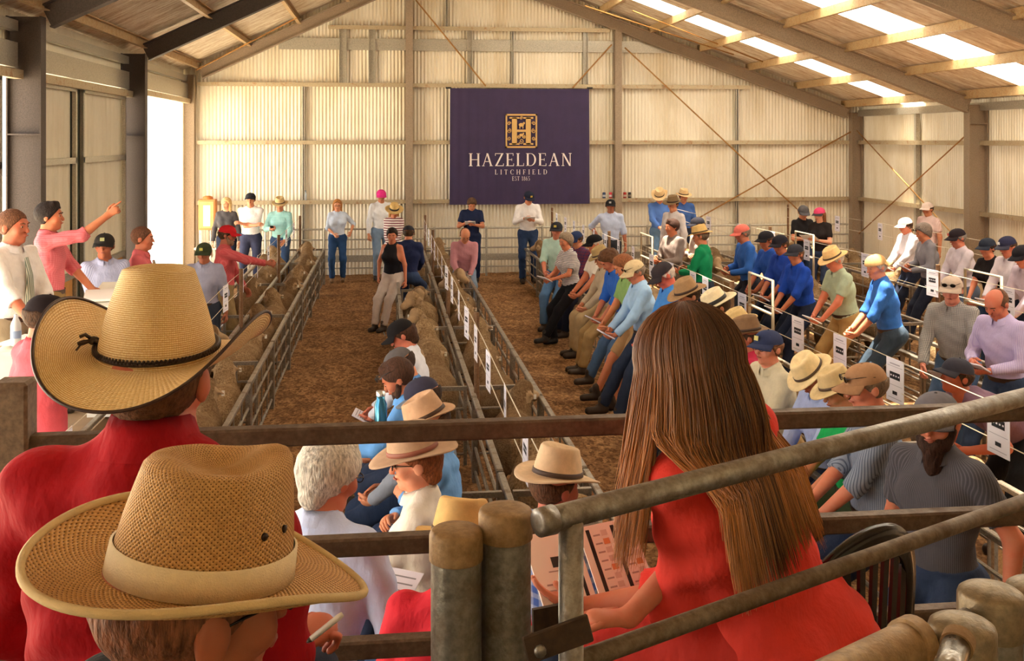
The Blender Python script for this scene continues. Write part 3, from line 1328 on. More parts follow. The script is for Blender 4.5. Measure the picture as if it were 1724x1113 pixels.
    to_obj('body', V, Q, [skin(tone), flat('#cdbcab', .4), flat('#2a1c12', .2), hair_mat(hcl), flat('#a85b4a', .5)], root, None, fing)
    # ---- clothes
    ph = random.Random(label).uniform(0, 6)

    def folds(X_, Y_, Z_):
        return fold * .0042 * np.sin(23 * Z_ + 15 * X_ + ph) * np.sin(19 * Y_ - 11 * X_ + 2 * ph) + fold * .0025 * np.sin(55 * Z_ - 30 * X_ + 25 * Y_ + ph)
    lo2, hi2 = lo.copy(), hi.copy()
    hi2[2] = min(hi2[2], nb[2] + .25)
    sv = Vol(lo2, hi2, vx)
    e = .014 + loose
    torso(sv, e)
    if slen > .2:
        sv.cap(TP(-.09, .02, -.10), TP(.09, .02, -.10), .150 * s, k=.06)
        sv.cap(TP(-.09, .06, -.26), TP(.09, .06, -.26), .165 * s, k=.06)
    for sd, sg in (('L', -1), ('R', 1)):
        ar = .88 if female else 1.0
        if sleeves == 'none':
            continue
        if sleeves == 'short':
            en = sh[sd] + (el[sd] - sh[sd]) * .72
            sv.cap(sh[sd], en, (.053) * s * ar + .008, .052 * s * ar + .010, k=.03, cuts=[(en, unit(el[sd] - sh[sd]))])
        else:
            sv.cap(sh[sd], el[sd], .053 * s * ar + .008 + loose * .7, .045 * s * ar + .009 + loose * .7, k=.03)
            if sleeves == 'rolled':
                en = el[sd] + (wr[sd] - el[sd]) * rollf
                sv.cap(el[sd], en, .046 * s * ar + .008 + loose * .7, .046 * s * ar + .010 + loose * .5, k=.02, cuts=[(en, unit(wr[sd] - el[sd]))])
            else:
                en = el[sd] + (wr[sd] - el[sd]) * .95
                sv.cap(el[sd], en, .046 * s * ar + .008, .034 * s * ar + .008, k=.02, cuts=[(en, unit(wr[sd] - el[sd]))])
    if sleeves == 'none':
        for sd, sg in (('L', -1), ('R', 1)):
            p = TP(sg * (shw / s - .035), 0, .45)
            sv.cut(p, unit(rt * sg + up * .25))
    sv.wobble(folds)
    sv.cut(TP(0, 0, -slen if not tuck else -.03), -up)
    nk = nb + up * ((.096 if collar else .082) * s) + fw * .034 * s
    sv.cap(nk, nk + up * .3, .088 * s, .12 * s, k=0, sub=True)
    V, Q = sv.nets()
    V = relax(V, Q, 1, .3)
    mshirt = shirt if not isinstance(shirt, str) else cloth(shirt, pat, pat2, freq)
    so = to_obj('shirt', V, Q, mshirt, root)
    if collar and dist < 14:
        cb = MB()
        base = nb + up * .008 * s
        pts_o, n = [], 16
        vs, fcs = [], []
        for r_, (rad, hgt) in enumerate(((.074, -.012), (.066, .030 * colh), (.078, .010 * colh), (.088, -.020))):
            for i in range(n + 1):
                t = R(18) + (2 * PI - 2 * R(18)) * i / n + PI / 2
                front = max(0, math.sin(t))
                q = base + rt * math.cos(t) * rad * s * .98 + fw * (math.sin(t) * rad * 1.05 + .008) * s + up * (hgt - front * .030 * colh) * s
                vs.append(q)
        for r_ in range(3):
            for i in range(n):
                fcs.append((r_ * (n + 1) + i, r_ * (n + 1) + i + 1, (r_ + 1) * (n + 1) + i + 1, (r_ + 1) * (n + 1) + i))
        cb.add(vs, fcs)
        cb.build('collar', mshirt, so, True)
    if tie:
        tb = MB()
        tb.tube([TP(0, .115, .48), TP(0, .145, .36), TP(0, .150, .22), TP(0, .148, .10)], [.014, .024, .032, .030], 8)
        tb.build('tie', cloth(tie, 'stripe', '#d8d8c8', 4), root, True)
    lo3, hi3 = lo.copy(), hi.copy()
    hi3[2] = hip[2] + .25
    if not hide_legs:
        pv = Vol(lo3, hi3, vx)
        e = .012
        wc = [(TP(0, 0, .078), up)]
        pv.cap(TP(-.07, 0, .0), TP(.07, 0, .0), .105 * s + e + .004, k=.03, M=M_t, sc=(1, 1.0, .95), cuts=wc)
        pv.cap(TP(0, .012 + belly * .5, .05), TP(0, .010, .10), (.128 * fs + belly * .8) * s + e + .004, k=.03, M=M_t, sc=(1.08, .82, 1), cuts=wc)
        for sd, sg in (('L', -1), ('R', 1)):
            pv.cap(hj[sd], kn[sd], .092 * s + .006, .066 * s + .006, k=.04, cuts=[(kn[sd] - (kn[sd] - hj[sd]) * .1, unit(kn[sd] - hj[sd]))] if shorts else ())
            if not shorts:
                en = kn[sd] + (an[sd] - kn[sd]) * .97
                pv.cap(kn[sd], en, .066 * s + .006, .056 * s + .004, k=.03, cuts=[(en, unit(an[sd] - kn[sd]))])
        pv.wobble(folds)
        V, Q = pv.nets()
        V = relax(V, Q, 1, .3)
        po = to_obj('trousers', V, Q, cloth(pants), root)
        if tuck and dist < 13:
            bb = MB()
            vs, fcs, n = [], [], 20
            for hgt in (.048, .085):
                for rr in (1.0,):
                    for i in range(n):
                        t = 2 * PI * i / n
                        q = TP(math.cos(t) * (.158 * fs + belly * .9), math.sin(t) * (.124 * fs + belly * .9) + .012 + belly * .45, hgt)
                        vs.append(q)
            for i in range(n):
                j = (i + 1) % n
                fcs.append((i, j, n + j, n + i))
            bb.add(vs, fcs)
            bb.build('belt', flat('#3c2617', .5), po, True)
        for sd, sg in (('L', -1), ('R', 1)):
            ftd = unit(V3((an[sd] - hj[sd])[0] * .3, 1, 0))
            bx = Vol(an[sd] - V3(.12, .2, .12), an[sd] + V3(.12, .3, .16), max(.010, vx * .85))
            bx.cap(an[sd] + V3(0, 0, .06), an[sd] + V3(0, -.005, -.03), .046 * s, .046 * s, k=.02)
            bx.cap(an[sd] + V3(0, -.025, -.042 * s), an[sd] + ftd * .15 * s + V3(0, 0, -.048 * s), .043 * s, .040 * s, k=.03)
            bx.cut(an[sd] + V3(0, 0, -.082 * s), (0, 0, -1))
            V, Q = bx.nets()
            if len(Q):
                to_obj('boot', V, Q, mat(boots, .6, var=.15, scale=20), root)
    # ---- hair
    if hair and hair[0] != 'none':
        hv = Vol(hc - .34 * s, hc + .2 * s, max(.007, vx * .75))
        st, hcol = hair
        cuts = [(hc + H @ V3(0, 0, -.075) * s, H @ V3(0, 0, -1))]
        inf = {'short': .014, 'curly': .034, 'long': .016, 'bald': .008, 'thick': .022, 'crop': .008}[st]
        if hat or hatcut:
            inf = min(inf, .011)
            cuts.append((hc + H @ V3(0, 0, cutz) * s, H @ V3(0, 0, 1)))
        if st == 'bald':
            cuts.append((hc + H @ V3(0, -.03, .072) * s, unit(H @ V3(0, .5, .8))))
        nrm = H @ unit(V3(0, .75, -.66))
        cuts.append((hc + nrm * .012 * s, nrm))
        fr = random.Random(label + 'h').uniform(0, 6)
        amp = .009 if st == 'curly' else .0022
        fq = 75 if st == 'curly' else 120
        wob = lambda X_, Y_, Z_: amp * np.sin(fq * X_ + fr) * np.sin(fq * Y_ + fr * 2) * np.sin(fq * .8 * Z_)
        hv.cap(HC(0, -.016, .030), HC(0, -.016, .030), .090 * s + inf, k=0, M=H, sc=(.90, 1.08, 1.0), cuts=cuts, wob=wob, cwob=.0035)
        if st in ('short', 'thick') and not (hat or hatcut):
            hv.cap(HC(-.03, .045, .105), HC(.035, .03, .112), .026 * s, .022 * s, k=.02, wob=wob)
        if st in ('long', 'curly', 'thick'):
            hv.cap(HC(0, -.055, .0), HC(0, -.06, -.06), .062 * s + inf * .5, .05 * s, k=.02, wob=wob, cuts=[(hc + H @ V3(0, .02, 0) * s, H @ V3(0, 1, 0))])
        if st == 'long':
            for sg in (-1, 1):
                hv.cap(HC(sg * .068, -.03, .0), HC(sg * .075, -.02, -.15), .036 * s, .03 * s, k=.03, wob=wob)
            hv.cap(HC(0, -.08, -.02), HC(0, -.09, -.19), .055 * s, .04 * s, k=.03, wob=wob)
        V, Q = hv.nets()
        if len(Q):
            to_obj('hair', V, Q, hair_mat(hcol), root)
    if beard:
        bv = Vol(hc - .3 * s, hc + .2 * s, max(.007, vx * .75))
        L = beard[0]
        wob = lambda X_, Y_, Z_: .003 * np.sin(120 * X_) * np.sin(110 * Y_ + 60 * Z_)
        bv.cap(HC(0, .055, -.075), HC(0, .06, -.085 - L), .050 * s, .036 * s, k=.02, wob=wob, cuts=[(HC(0, .085, -.062), H @ unit(V3(0, .75, .66)))])
        for sg in (-1, 1):
            bv.cap(HC(sg * .068, .01, -.03), HC(sg * .045, .045, -.085), .018 * s, .026 * s, k=.02, wob=wob)
        V, Q = bv.nets()
        if len(Q):
            to_obj('beard', V, Q, hair_mat(beard[1]), root)
    # ---- hat
    if hat:
        st, hm = hat[0], hat[1]
        hmat = hm if not isinstance(hm, str) else mat(hm, .85, var=.08, scale=30, bump=.2, bscale=220, spec=.15)
        if st == 'cap':
            dome, visor = cap_mesh(H, hc, s, tilt=hat[2].get('tilt', 0) if len(hat) > 2 else 0, back=hat[2].get('back', False) if len(hat) > 2 else False)
            co = dome.build('cap', hmat, root, True)
            vc = hat[2].get('visor') if len(hat) > 2 else None
            visor.build('visor', mat(vc, .8) if vc else hmat, co, True)
            if len(hat) > 2 and hat[2].get('badge'):
                bb = MB()
                P = lambda x, z: HC(x, .117 - (z - .07) ** 2 * 6, z)
                bb.add([P(-.02, .066), P(.02, .066), P(.02, .098), P(-.02, .098)], [(0, 1, 2, 3)])
                bb.build('badge', flat(hat[2]['badge'], .7), co)
        else:
            hb, bd = hat_mesh(st, H, hc, s, z0=st.get('z0', .052))
            ho = hb.build('hat', hmat, root, True)
            if bd is not None:
                bd.build('hat_band', flat(st['band'], .6), ho, True)
    if glasses:
        gb_ = MB()
        up_ = glasses == 'onhat'
        zz, yy = (.072, .112) if up_ else (.008, .100)
        for sg in (-1, 1):
            pts = [HC(sg * .034 + .022 * math.cos(t), yy - .004 * abs(math.cos(t)), zz + .015 * math.sin(t)) for t in [2 * PI * i / 12 for i in range(13)]]
            gb_.tube(pts, .0022, 5)
            gb_.tube([HC(sg * .056, yy - .004, zz + .006), HC(sg * .082, .02, zz + .004), HC(sg * .086, -.03, zz - .006)], .002, 5)
            if glasses in ('sun', 'onhat'):
                gb_.add([HC(sg * .034 + .021 * math.cos(2 * PI * i / 10), yy, zz + .014 * math.sin(2 * PI * i / 10)) for i in range(10)], [tuple(range(10))])
        gb_.tube([HC(-.012, yy + .002, zz + .004), HC(.012, yy + .002, zz + .004)], .002, 5)
        gb_.build('glasses', flat('#15130f', .2), root, True)
    # ---- things held
    Mw = Matrix.Translation(root.location) @ Matrix.Rotation(rz, 4, 'Z')
    if note:
        kind, colr = note
        hl, hr = handinfo['L'][0], handinfo['R'][0]
        mid = (hl * .62 + hr * .38) + V3(0, .02, .02)
        if kind == 'one':
            mid = hl + V3(0, .02, .015)
        nbm = MB()
        w_, l_ = (.105, .15) if kind != 'sheet' else (.15, .21)
        th_ = .012 if kind != 'sheet' else .003
        nbm.box((-w_, -l_ / 2, 0), (w_, l_ / 2, th_), 0, None, .002)
        for i in range(6):
            yv = -l_ / 2 + .02 + i * (l_ - .04) / 5.5
            nbm.box((-w_ + .015, yv, th_), (w_ - .02, yv + .006, th_ + .0006), 1)
        no = nbm.build('notebook' if kind != 'sheet' else 'paper_sheet', [flat(colr, .8), flat('#8d8a92', .9)])
        tag(no, ('notebook' if kind != 'sheet' else 'printed paper sheet') + ' held by the ' + short, 'notebook' if kind != 'sheet' else 'paper', 'notebooks and papers in hands')
        no.matrix_world = Mw @ Matrix.Translation(Vector(mid)) @ Matrix.Rotation(R(28), 4, 'X')
    if phone:
        hl = handinfo['R'][0]
        pb = MB(); pb.box((-.035, -.07, -.005), (.035, .07, .005), 0, None, .003)
        po_ = pb.build('phone', flat('#17161a', .25))
        tag(po_, 'dark phone held by the ' + short, 'phone')
        po_.matrix_world = Mw @ Matrix.Translation(Vector(hl)) @ Matrix.Rotation(R(50), 4, 'X')
    PEOPLE.append((root, dict(TP=TP, HC=HC, H=H, hc=hc, s=s, hip=hip, up=up, wr=wr, el=el, sh=sh, nb=nb, Mw=Mw, hand=handinfo)))
    return root, PEOPLE[-1][1]


AKU = dict(ch=.11, taper=.80, dent=.035, pinch=.35, bw=.075, curl=.02, droop=.014, band='#3a2416')
COW = dict(ch=.12, taper=.82, dent=.035, pinch=.30, bw=.088, curl=.055, droop=.010, band='#3a2a1c')
PAN = dict(ch=.105, taper=.84, dent=.03, pinch=.22, bw=.068, curl=.012, droop=.008, band='#1d1a1a', bandh=.034)
FED = dict(ch=.105, taper=.80, dent=.025, pinch=.25, bw=.062, curl=.012, droop=.014, band='#4a3626', bandh=.02)
BUC = dict(ch=.085, taper=.90, dent=.008, pinch=.0, bw=.070, curl=.0, droop=.02, band='#2a2420', bandh=.022)
# ------------------------------------------------------------ pens
M_pipe = steel('#9a8f80', '#6b4c33', 0.4, 0.6, (0.5, 0.8))
M_post = steel('#8a6647', '#5e3d24', 0.6, 0.3, (0.45, 0.75))
PEN_Z = 0.70


def place_panels(name, x, y0, y1, label, group, upr=True, n=None):
    n = n or max(1, round((y1 - y0) / 2.05))
    L = (y1 - y0) / n
    root = thing(name, '', 'pen fence')
    b = MB()
    b.beam((0, .03, PEN_Z), (0, L - .03, PEN_Z), .045, .04, bev=.006)
    top = b.build('top_rail', M_pipe, root)
    b = MB()
    for z in (.50, .30, .10):
        b.tube([(0, .03, z), (0, L - .03, z)], .014, 6)
    low = b.build('lower_rails', M_pipe, root)
    parts = [(top, []), (low, [])]
    for yy in (.04, L - .04):
        b = MB(); b.box((-.022, yy - .022, 0), (.022, yy + .022, PEN_Z + .01)); parts.append((b.build('post', M_pipe, root), []))
    if upr:
        for k in (1, 2, 3):
            b = MB(); b.box((-.006, L * k / 4 - .012, .10), (.006, L * k / 4 + .012, PEN_Z)); parts.append((b.build('upright', M_pipe, root), []))
    for i in range(n):
        lab = '%s, %s panel' % (label, ORD[i])
        if i == 0:
            root.location = (x, y0, 0)
            root['label'] = lab
            root['group'] = group
        else:
            dup(root, parts, (x, y0 + i * L, 0), 0, lab, group)


place_panels('pen_fence', -1.21, 7.7, 21.4, 'steel fence on the aisle side of the left sheep pens', 'fence of the left pens')
place_panels('pen_fence', -1.70, 7.7, 21.4, 'steel divider down the middle of the left sheep pens', 'divider of the left pens', False)
place_panels('pen_fence', -2.25, 7.7, 21.4, 'steel fence on the auctioneers side of the left sheep pens', 'outer fence of the left pens', False)
place_panels('pen_fence', 0.20, 4.9, 20.9, 'steel fence on the left side of the centre sheep pens', 'left fence of the centre pens')
place_panels('pen_fence', 0.755, 4.9, 20.9, 'steel rail divider under the centre line of cards', 'divider of the centre pens', False)
place_panels('pen_fence', 1.32, 4.9, 20.9, 'steel fence on the right side of the centre sheep pens', 'right fence of the centre pens')
place_panels('pen_fence', 2.80, 4.2, 21.4, 'steel fence where the long row of buyers leans', 'fence of the right pens')
place_panels('pen_fence', 3.35, 4.2, 21.4, 'steel divider under the card line behind the leaning buyers', 'divider of the right pens', False)
place_panels('pen_fence', 3.90, 4.2, 21.4, 'steel fence behind the card line on the right pens', 'back fence of the right pens')
place_panels('pen_fence', 5.30, 6.0, 21.4, 'steel rail fence on which the blue shirted row sits', 'fence of the third pens')
place_panels('pen_fence', 5.85, 6.0, 21.4, 'steel rail divider in the pens behind the blue shirted row', 'divider of the third pens', False)
place_panels('pen_fence', 6.40, 6.0, 21.4, 'steel rail fence closing the pens behind the blue shirted row', 'back fence of the third pens')
place_panels('pen_fence', 7.80, 10.5, 21.4, 'steel rail fence of the pens nearest the right wall', 'fence of the wall pens')
place_panels('pen_fence', 8.90, 10.5, 21.4, 'steel rail fence beside the right wall', 'outer fence of the wall pens')

# cross gates
GATE = None


def gates(x0, x1, ys, label, group):
    wd = x1 - x0 - .07
    root = thing('pen_gate', '', 'gate')
    b = MB()
    b.beam((0, 0, PEN_Z), (wd, 0, PEN_Z), .035, .035)
    parts = [(b.build('top_rail', M_pipe, root), [])]
    b = MB()
    for z in (.52, .32, .12):
        b.tube([(0.01, 0, z), (wd - .01, 0, z)], .012, 6)
    parts.append((b.build('lower_rails', M_pipe, root), []))
    b = MB()
    for xx in (.015, wd / 2, wd - .015):
        b.box((xx - .015, -.012, .02), (xx + .015, .012, PEN_Z))
    parts.append((b.build('stiles', M_pipe, root), []))
    for i, y in enumerate(ys):
        lab = '%s, %s from the deck' % (label, ORD[i])
        if i == 0:
            root.location = (x0 + .035, y, 0); root['label'] = lab; root['group'] = group
        else:
            dup(root, parts, (x0 + .035, y, 0), 0, lab, group)


LANES = [  # x0, x1, gate ys, first y, last y, text
    (-2.25, -1.70, (7.75, 10.6, 13.4, 16.3, 19.0, 21.35), 'outer lane of the left pens'),
    (-1.70, -1.21, (7.75, 10.6, 13.4, 16.3, 19.0, 21.35), 'aisle lane of the left pens'),
    (0.20, .755, (4.95, 6.5, 9.3, 12.3, 15.4, 18.3, 20.85), 'left lane of the centre pens'),
    (.755, 1.32, (4.95, 6.5, 9.3, 12.3, 15.4, 18.3, 20.85), 'right lane of the centre pens'),
    (2.80, 3.35, (4.25, 7.2, 10.2, 13.3, 16.3, 19.2, 21.35), 'near lane of the right pens'),
    (3.35, 3.90, (4.25, 7.2, 10.2, 13.3, 16.3, 19.2, 21.35), 'far lane of the right pens'),
    (5.30, 5.85, (6.05, 8.9, 11.9, 15.0, 18.2, 21.35), 'lane right behind the blue shirted row'),
    (5.85, 6.40, (6.05, 8.9, 11.9, 15.0, 18.2, 21.35), 'second lane behind the blue shirted row'),
    (7.80, 8.90, (10.55, 14.2, 17.8, 21.35), 'wide pen beside the right wall'),
]
for i, (x0, x1, ys, tx) in enumerate(LANES):
    gates(x0, x1, ys, 'steel gate across the ' + tx, 'gates across the ' + tx)

# rail along the back wall
n = 6
xa, xb = XL + .6, XR - .5
L = (xb - xa) / n
root = thing('pipe_rail', '', 'rail')
parts = []
b = MB(); b.tube([(0, 0, 1.02), (L, 0, 1.02)], .02, 8); parts.append((b.build('top_rail', M_galv, root), []))
b = MB()
for z in (.80, .60, .20):
    b.tube([(0, 0, z), (L, 0, z)], .015, 6)
parts.append((b.build('lower_rails', M_galv, root), []))
b = MB(); b.box((0, -.02, .33), (L, .02, .47)); parts.append((b.build('plank', M_galv, root), []))
for xx in (.05, L / 2):
    b = MB(); b.tube([(xx, 0, 0), (xx, 0, 1.05)], .024, 8); parts.append((b.build('post', M_galv, root), []))
for i in range(n):
    lab = 'grey pipe rail along the back wall, %s length from the doorway' % ORD[i].replace('nearest', 'first')
    if i == 0:
        root.location = (xa, 22.35, 0); root['label'] = lab; root['group'] = 'pipe rail along the back wall'
    else:
        dup(root, parts, (xa + i * L, 22.35, 0), 0, lab, 'pipe rail along the back wall')

# ------------------------------------------------------------ lot cards on wires
M_card = flat('#eae6f0', .7)
M_ink = flat('#1c1a22', .8)
M_faint = flat('#a9a4b4', .8)
card = MB(); card.box((-.002, -.105, -.285), (.002, .105, 0), 0, None, .0008)
CARD = None


def make_card():
    o = card.build('lot_card', M_card)
    p = MB()
    for sx in (-1, 1):
        x = sx * .0026

        def rect(y0, y1, z0, z1, mi):
            q = [(x, y0, z0), (x, y1, z0), (x, y1, z1), (x, y0, z1)]
            p.add(q, [(0, 1, 2, 3)], mi)
        rect(-.06, .06, -.038, -.030, 1)
        rect(-.09, .09, -.052, -.049, 1)
        rect(-.062, .062, -.135, -.088, 0)
        for k in range(4):
            y = -.046 + k * .030
            x2 = x
            x = sx * .0030
            rect(y - .008, y + .008, -.116, -.106, 2)
            x = x2
        rect(-.09, .09, -.175, -.172, 1)
        rect(-.028, .028, -.235, -.212, 0)
        rect(-.08, .08, -.262, -.258, 1)
    q = p.build('print', [M_ink, M_faint, M_card], o)
    return o, [(q, [])]


M_wire = flat('#cfc4ae', .4, .3)


def wire_line(x, zt, ys, y0, y1, posts, label, group, nm):
    b = MB()
    for z in (zt + .004, zt - .20):
        b.tube([(x, y0 + (y1 - y0) * i / 20, z - .012 * math.sin(PI * ((i * 5) % 20) / 20)) for i in range(21)], .0035, 4)
    tag(b.build('card_wire', M_wire), 'pair of thin wires carrying the ' + nm, 'wire')
    for i, y in enumerate(posts):
        b = MB(); b.tube([(x + .03, y, 0), (x + .03, y, zt + .06)], .024, 8)
        o = b.build('card_post', M_post)
        tag(o, 'rusty pipe post holding the %s, %s from the deck' % (nm, ORD[i]), 'post', 'posts of the ' + nm)
    src, parts = None, None
    for i, y in enumerate(ys):
        lab = 'white lot card on the %s, %s from the deck' % (nm, ORD[i])
        if src is None:
            src, parts = make_card()
            tag(src, lab, 'card', group)
            src.location = (x - .006, y, zt)
        else:
            dup(src, parts, (x - .006, y, zt), rng.uniform(-.12, .12), lab, group)


def ys(a, b, st):
    r, y = [], a
    while y < b:
        r.append(y + rng.uniform(-.06, .06))
        y += st
    return r


wire_line(-1.70, 1.33, ys(5.95, 20.9, 1.42), 5.6, 21.3, (7.7, 12.6, 17.0, 21.2), '', 'cards over the left pens', 'left pens card wire')
wire_line(0.755, 1.35, ys(5.55, 20.6, 1.05), 4.9, 20.9, (4.9, 9.05, 13.2, 17.4, 20.8), '', 'cards over the centre pens', 'centre card wire')
wire_line(3.35, 1.45, [4.75, 5.42, 6.6, 7.45, 8.25, 9.6, 10.75, 11.2, 12.1, 13.0, 14.0, 14.9, 15.8, 16.7, 17.6, 18.5, 19.4, 20.4], 4.2, 21.3, (4.25, 10.0, 15.7, 21.2), '', 'cards over the right pens', 'right pens card wire')
wire_line(5.85, 1.50, [7.9, 9.3, 10.7, 12.3, 14.1, 15.4, 16.9, 18.6], 6.0, 21.3, (6.1, 10.65, 15.6, 21.2), '', 'cards over the third pens', 'third card wire')
wire_line(8.35, 1.48, [12.4, 14.6, 17.0, 18.7, 20.3], 10.5, 21.3, (10.6, 16.0, 21.2), '', 'cards beside the right wall', 'wall pens card wire')
# pale yard frames that catch the light at the posts
for (x, y, nm) in ((3.9, 15.6, 'pale steel pipe hoop by the right pens under the clear roof strip'), (3.9, 10.7, 'pale steel pipe hoop near the green shirted man'), (6.4, 15.6, 'pale steel pipe hoop in the third pens'), (6.4, 10.7, 'pale steel pipe hoop behind the man in sunlit blue')):
    b = MB()
    b.tube([(x + .05, y - .3, .7), (x + .05, y - .3, 1.45), (x + .05, y + .4, 1.45), (x + .05, y + .4, .7)], .017, 8)
    b.tube([(x + .05, y - .3, 1.1), (x + .05, y + .4, 1.1)], .015, 8)
    b.tube([(x + .05, y - .3, 0), (x + .05, y - .3, .7)], .017, 8)
    b.tube([(x + .05, y + .4, 0), (x + .05, y + .4, .7)], .017, 8)
    tag(b.build('yard_frame', mat('#b5a78e', .5), None, True), nm, 'frame')

# ------------------------------------------------------------ sheep
m, nt, b_, v_ = base_mat('wool', 0.95)
n1 = _ramp(nt, _noise(nt, v_, 7, 5), .3, .7)
n2 = _ramp(nt, _noise(nt, v_, 60, 4), .35, .7)
c1 = _mix(nt, lin('#bfa27a'), lin('#937452'), n1)
oi = nt.nodes.new('ShaderNodeObjectInfo')
c2_ = _mix(nt, c1, lin('#6e5236'), n2)
nt.links.new(_mix(nt, c2_, _mix(nt, c2_, lin('#5d452e'), .65), oi.outputs['Random']), b_.inputs['Base Color'])
b_.inputs['Specular IOR Level'].default_value = .1
_bump(nt, b_, _noise(nt, v_, 75, 4), 0.9, 0.02)
M_wool = m
M_face = mat('#a98a66', .85, var=.15, scale=14, bump=.3)
M_hoof = flat('#3a2c20')


def make_sheep(seed, hy, hp):
    """hy turns the head sideways, hp lifts it"""
    r = random.Random(seed)
    v = Vol((-.42, -.62, -.01), (.42, .78, 1.05), .017)
    ph = r.uniform(0, 6)
    wob = lambda X, Y, Z: .007 * np.sin(38 * X + ph) * np.sin(34 * Y + 2 * ph) * np.sin(36 * Z) + .004 * np.sin(90 * X) * np.sin(80 * Y + ph) * np.sin(85 * Z)
    v.cap((0, -.10, .50), (0, -.10, .50), .228, k=.05, M=np.eye(3), sc=(.95, 1.72, 1.0), wob=wob)
    v.cap((0, -.27, .45), (0, -.27, .45), .175, k=.06, wob=wob)
    v.cap((0, .12, .47), (0, .16, .49), .175, k=.06, wob=wob)
    hb = V3(.09 * hy, .28, .72 + .06 * hp)
    v.cap((0, .15, .56), hb, .14, .105, k=.08, wob=wob)
    Hm = rotm('z', -48 * hy) @ rotm('x', 12 - 40 * (1 - hp))
    HP = lambda x, y, z: hb + Hm @ V3(x, y, z)
    v.cap(HP(0, .03, .05), HP(0, .05, .06), .085, k=.03, wob=wob)
    v.cap(HP(0, .05, .03), HP(0, .19, -.05), .072, .045, k=.02)
    v.cap(HP(0, .19, -.05), HP(0, .215, -.06), .042, .036, k=.02)
    for sg in (-1, 1):
        v.cap(HP(sg * .07, .02, .05), HP(sg * .155, -.01, .03), .026, .014, k=.015, M=Hm, sc=(1, .55, 1))
    for (x, y) in ((-.10, .13), (.10, .13), (-.10, -.30), (.10, -.30)):
        kz = .26
        v.cap((x, y, .42), (x, y + (.02 if y > 0 else -.03), kz), .075, .040, k=.04)
        v.cap((x, y + (.02 if y > 0 else -.03), kz), (x, y + .01, .03), .032, .024, k=.015)
    v.cap((0, -.46, .55), (0, -.51, .38), .035, .03, k=.03, wob=wob)
    V, Q = v.nets()
    V = relax(V, Q, 1, .25)
    C = V[Q].mean(1)
    L = (C - hb) @ Hm
    face = (L[:, 1] > .085) | ((np.abs(L[:, 0]) > .088) & (L[:, 2] > -.02) & (L[:, 1] > -.06) & (L[:, 1] < .12))
    legs = (C[:, 2] < .24)
    mi = np.where(C[:, 2] < .04, 3, np.where(face | legs, 1, 0))
    ex = MB()
    for sg in (-1, 1):
        ex.ell(HP(sg * .056, .095, .035), (.013, .013, .013), 2, None, 8, 5)
    root = to_obj('sheep', V, Q, [M_wool, M_face, flat('#1d130c', .25), M_hoof], None, mi, ex)
    e = MB()
    e.box((-.012, -.003, -.02), (.012, .003, .02))
    t_ = e.build('ear_tag', flat('#e9e2d4', .5), root)
    t_.location = Vector(HP(.15, .008, .025))
    return root, [(t_, [])]


PROTO = [make_sheep(1, 0.0, 1.0), make_sheep(2, .8, .9), make_sheep(3, -.8, .9), make_sheep(4, .3, .25), make_sheep(5, -.4, .55)]
used = [False] * len(PROTO)
rs = random.Random(11)


def flock(x0, x1, gys, tx, y_first=None, skip=()):
    k = 0
    xc = (x0 + x1) / 2
    for a, bb in zip(gys[:-1], gys[1:]):
        n = max(1, int((bb - a - .05) / 1.0))
        if (x1 - x0) > 1:
            cols = [x0 + .28, x1 - .28]
        else:
            cols = [xc]
        sect = rs.random() < .62
        for i in range(n):
            for cx in cols:
                if (k in skip):
                    k += 1
                    continue
                y = a + .05 + (bb - a - .1) * (i + .5) / n + rs.uniform(-.03, .03) - .06
                away = sect
                j = rs.randrange(len(PROTO))
                src, parts = PROTO[j]
                rz = rs.uniform(-.14, .14) + (0 if away else PI)
                if not away:
                    y += .14
                lab = 'woolly sheep in the %s, %s from the deck' % (tx, ORD[k])
                q_ = rs.uniform(.93, 1.08)
                sc = (min(q_, 1.0), q_ * .97, q_)
                if not used[j]:
                    used[j] = True
                    src.location = (cx, y, 0); src.rotation_euler = (0, 0, rz)
                    tag(src, lab, 'sheep', 'sheep in the ' + tx)
                else:
                    dup(src, parts, (cx, y, 0), rz, lab, 'sheep in the ' + tx, sc)
                k += 1


for (x0, x1, gys, tx) in LANES:
    flock(x0, x1, gys, tx)

# ------------------------------------------------------------ banner
TH, TK = .055, .135


def arc(cx, cy, rx, ry, a0, a1, t0, t1, n=14):
    """stroke along an ellipse arc; thickness t0 at the flat ends of the curve (top/bottom), t1 at its sides"""
    o, i_ = [], []
    for k in range(n + 1):
        a = R(a0 + (a1 - a0) * k / n)
        t = t0 + (t1 - t0) * abs(math.cos(a))
        o.append((cx + rx * math.cos(a), cy + ry * math.sin(a)))
        i_.append((cx + (rx - t) * math.cos(a), cy + (ry - t * .55) * math.sin(a)))
    return [[o[k], o[k + 1], i_[k + 1], i_[k]] for k in range(n)]


def rc(x0, y0, x1, y1):
    return [[(x0, y0), (x1, y0), (x1, y1), (x0, y1)]]


def dg(xa, ya, xb, yb, t):
    return [[(xa - t / 2, ya), (xa + t / 2, ya), (xb + t / 2, yb), (xb - t / 2, yb)]]


def serif(x, y, wd=.24):
    return rc(x - wd / 2, y, x + wd / 2, y + .04) if y < .5 else rc(x - wd / 2, y - .04, x + wd / 2, y)


def stem(x):
    return rc(x - TK / 2, 0, x + TK / 2, 1) + serif(x, 0, .27) + serif(x, 1, .27)


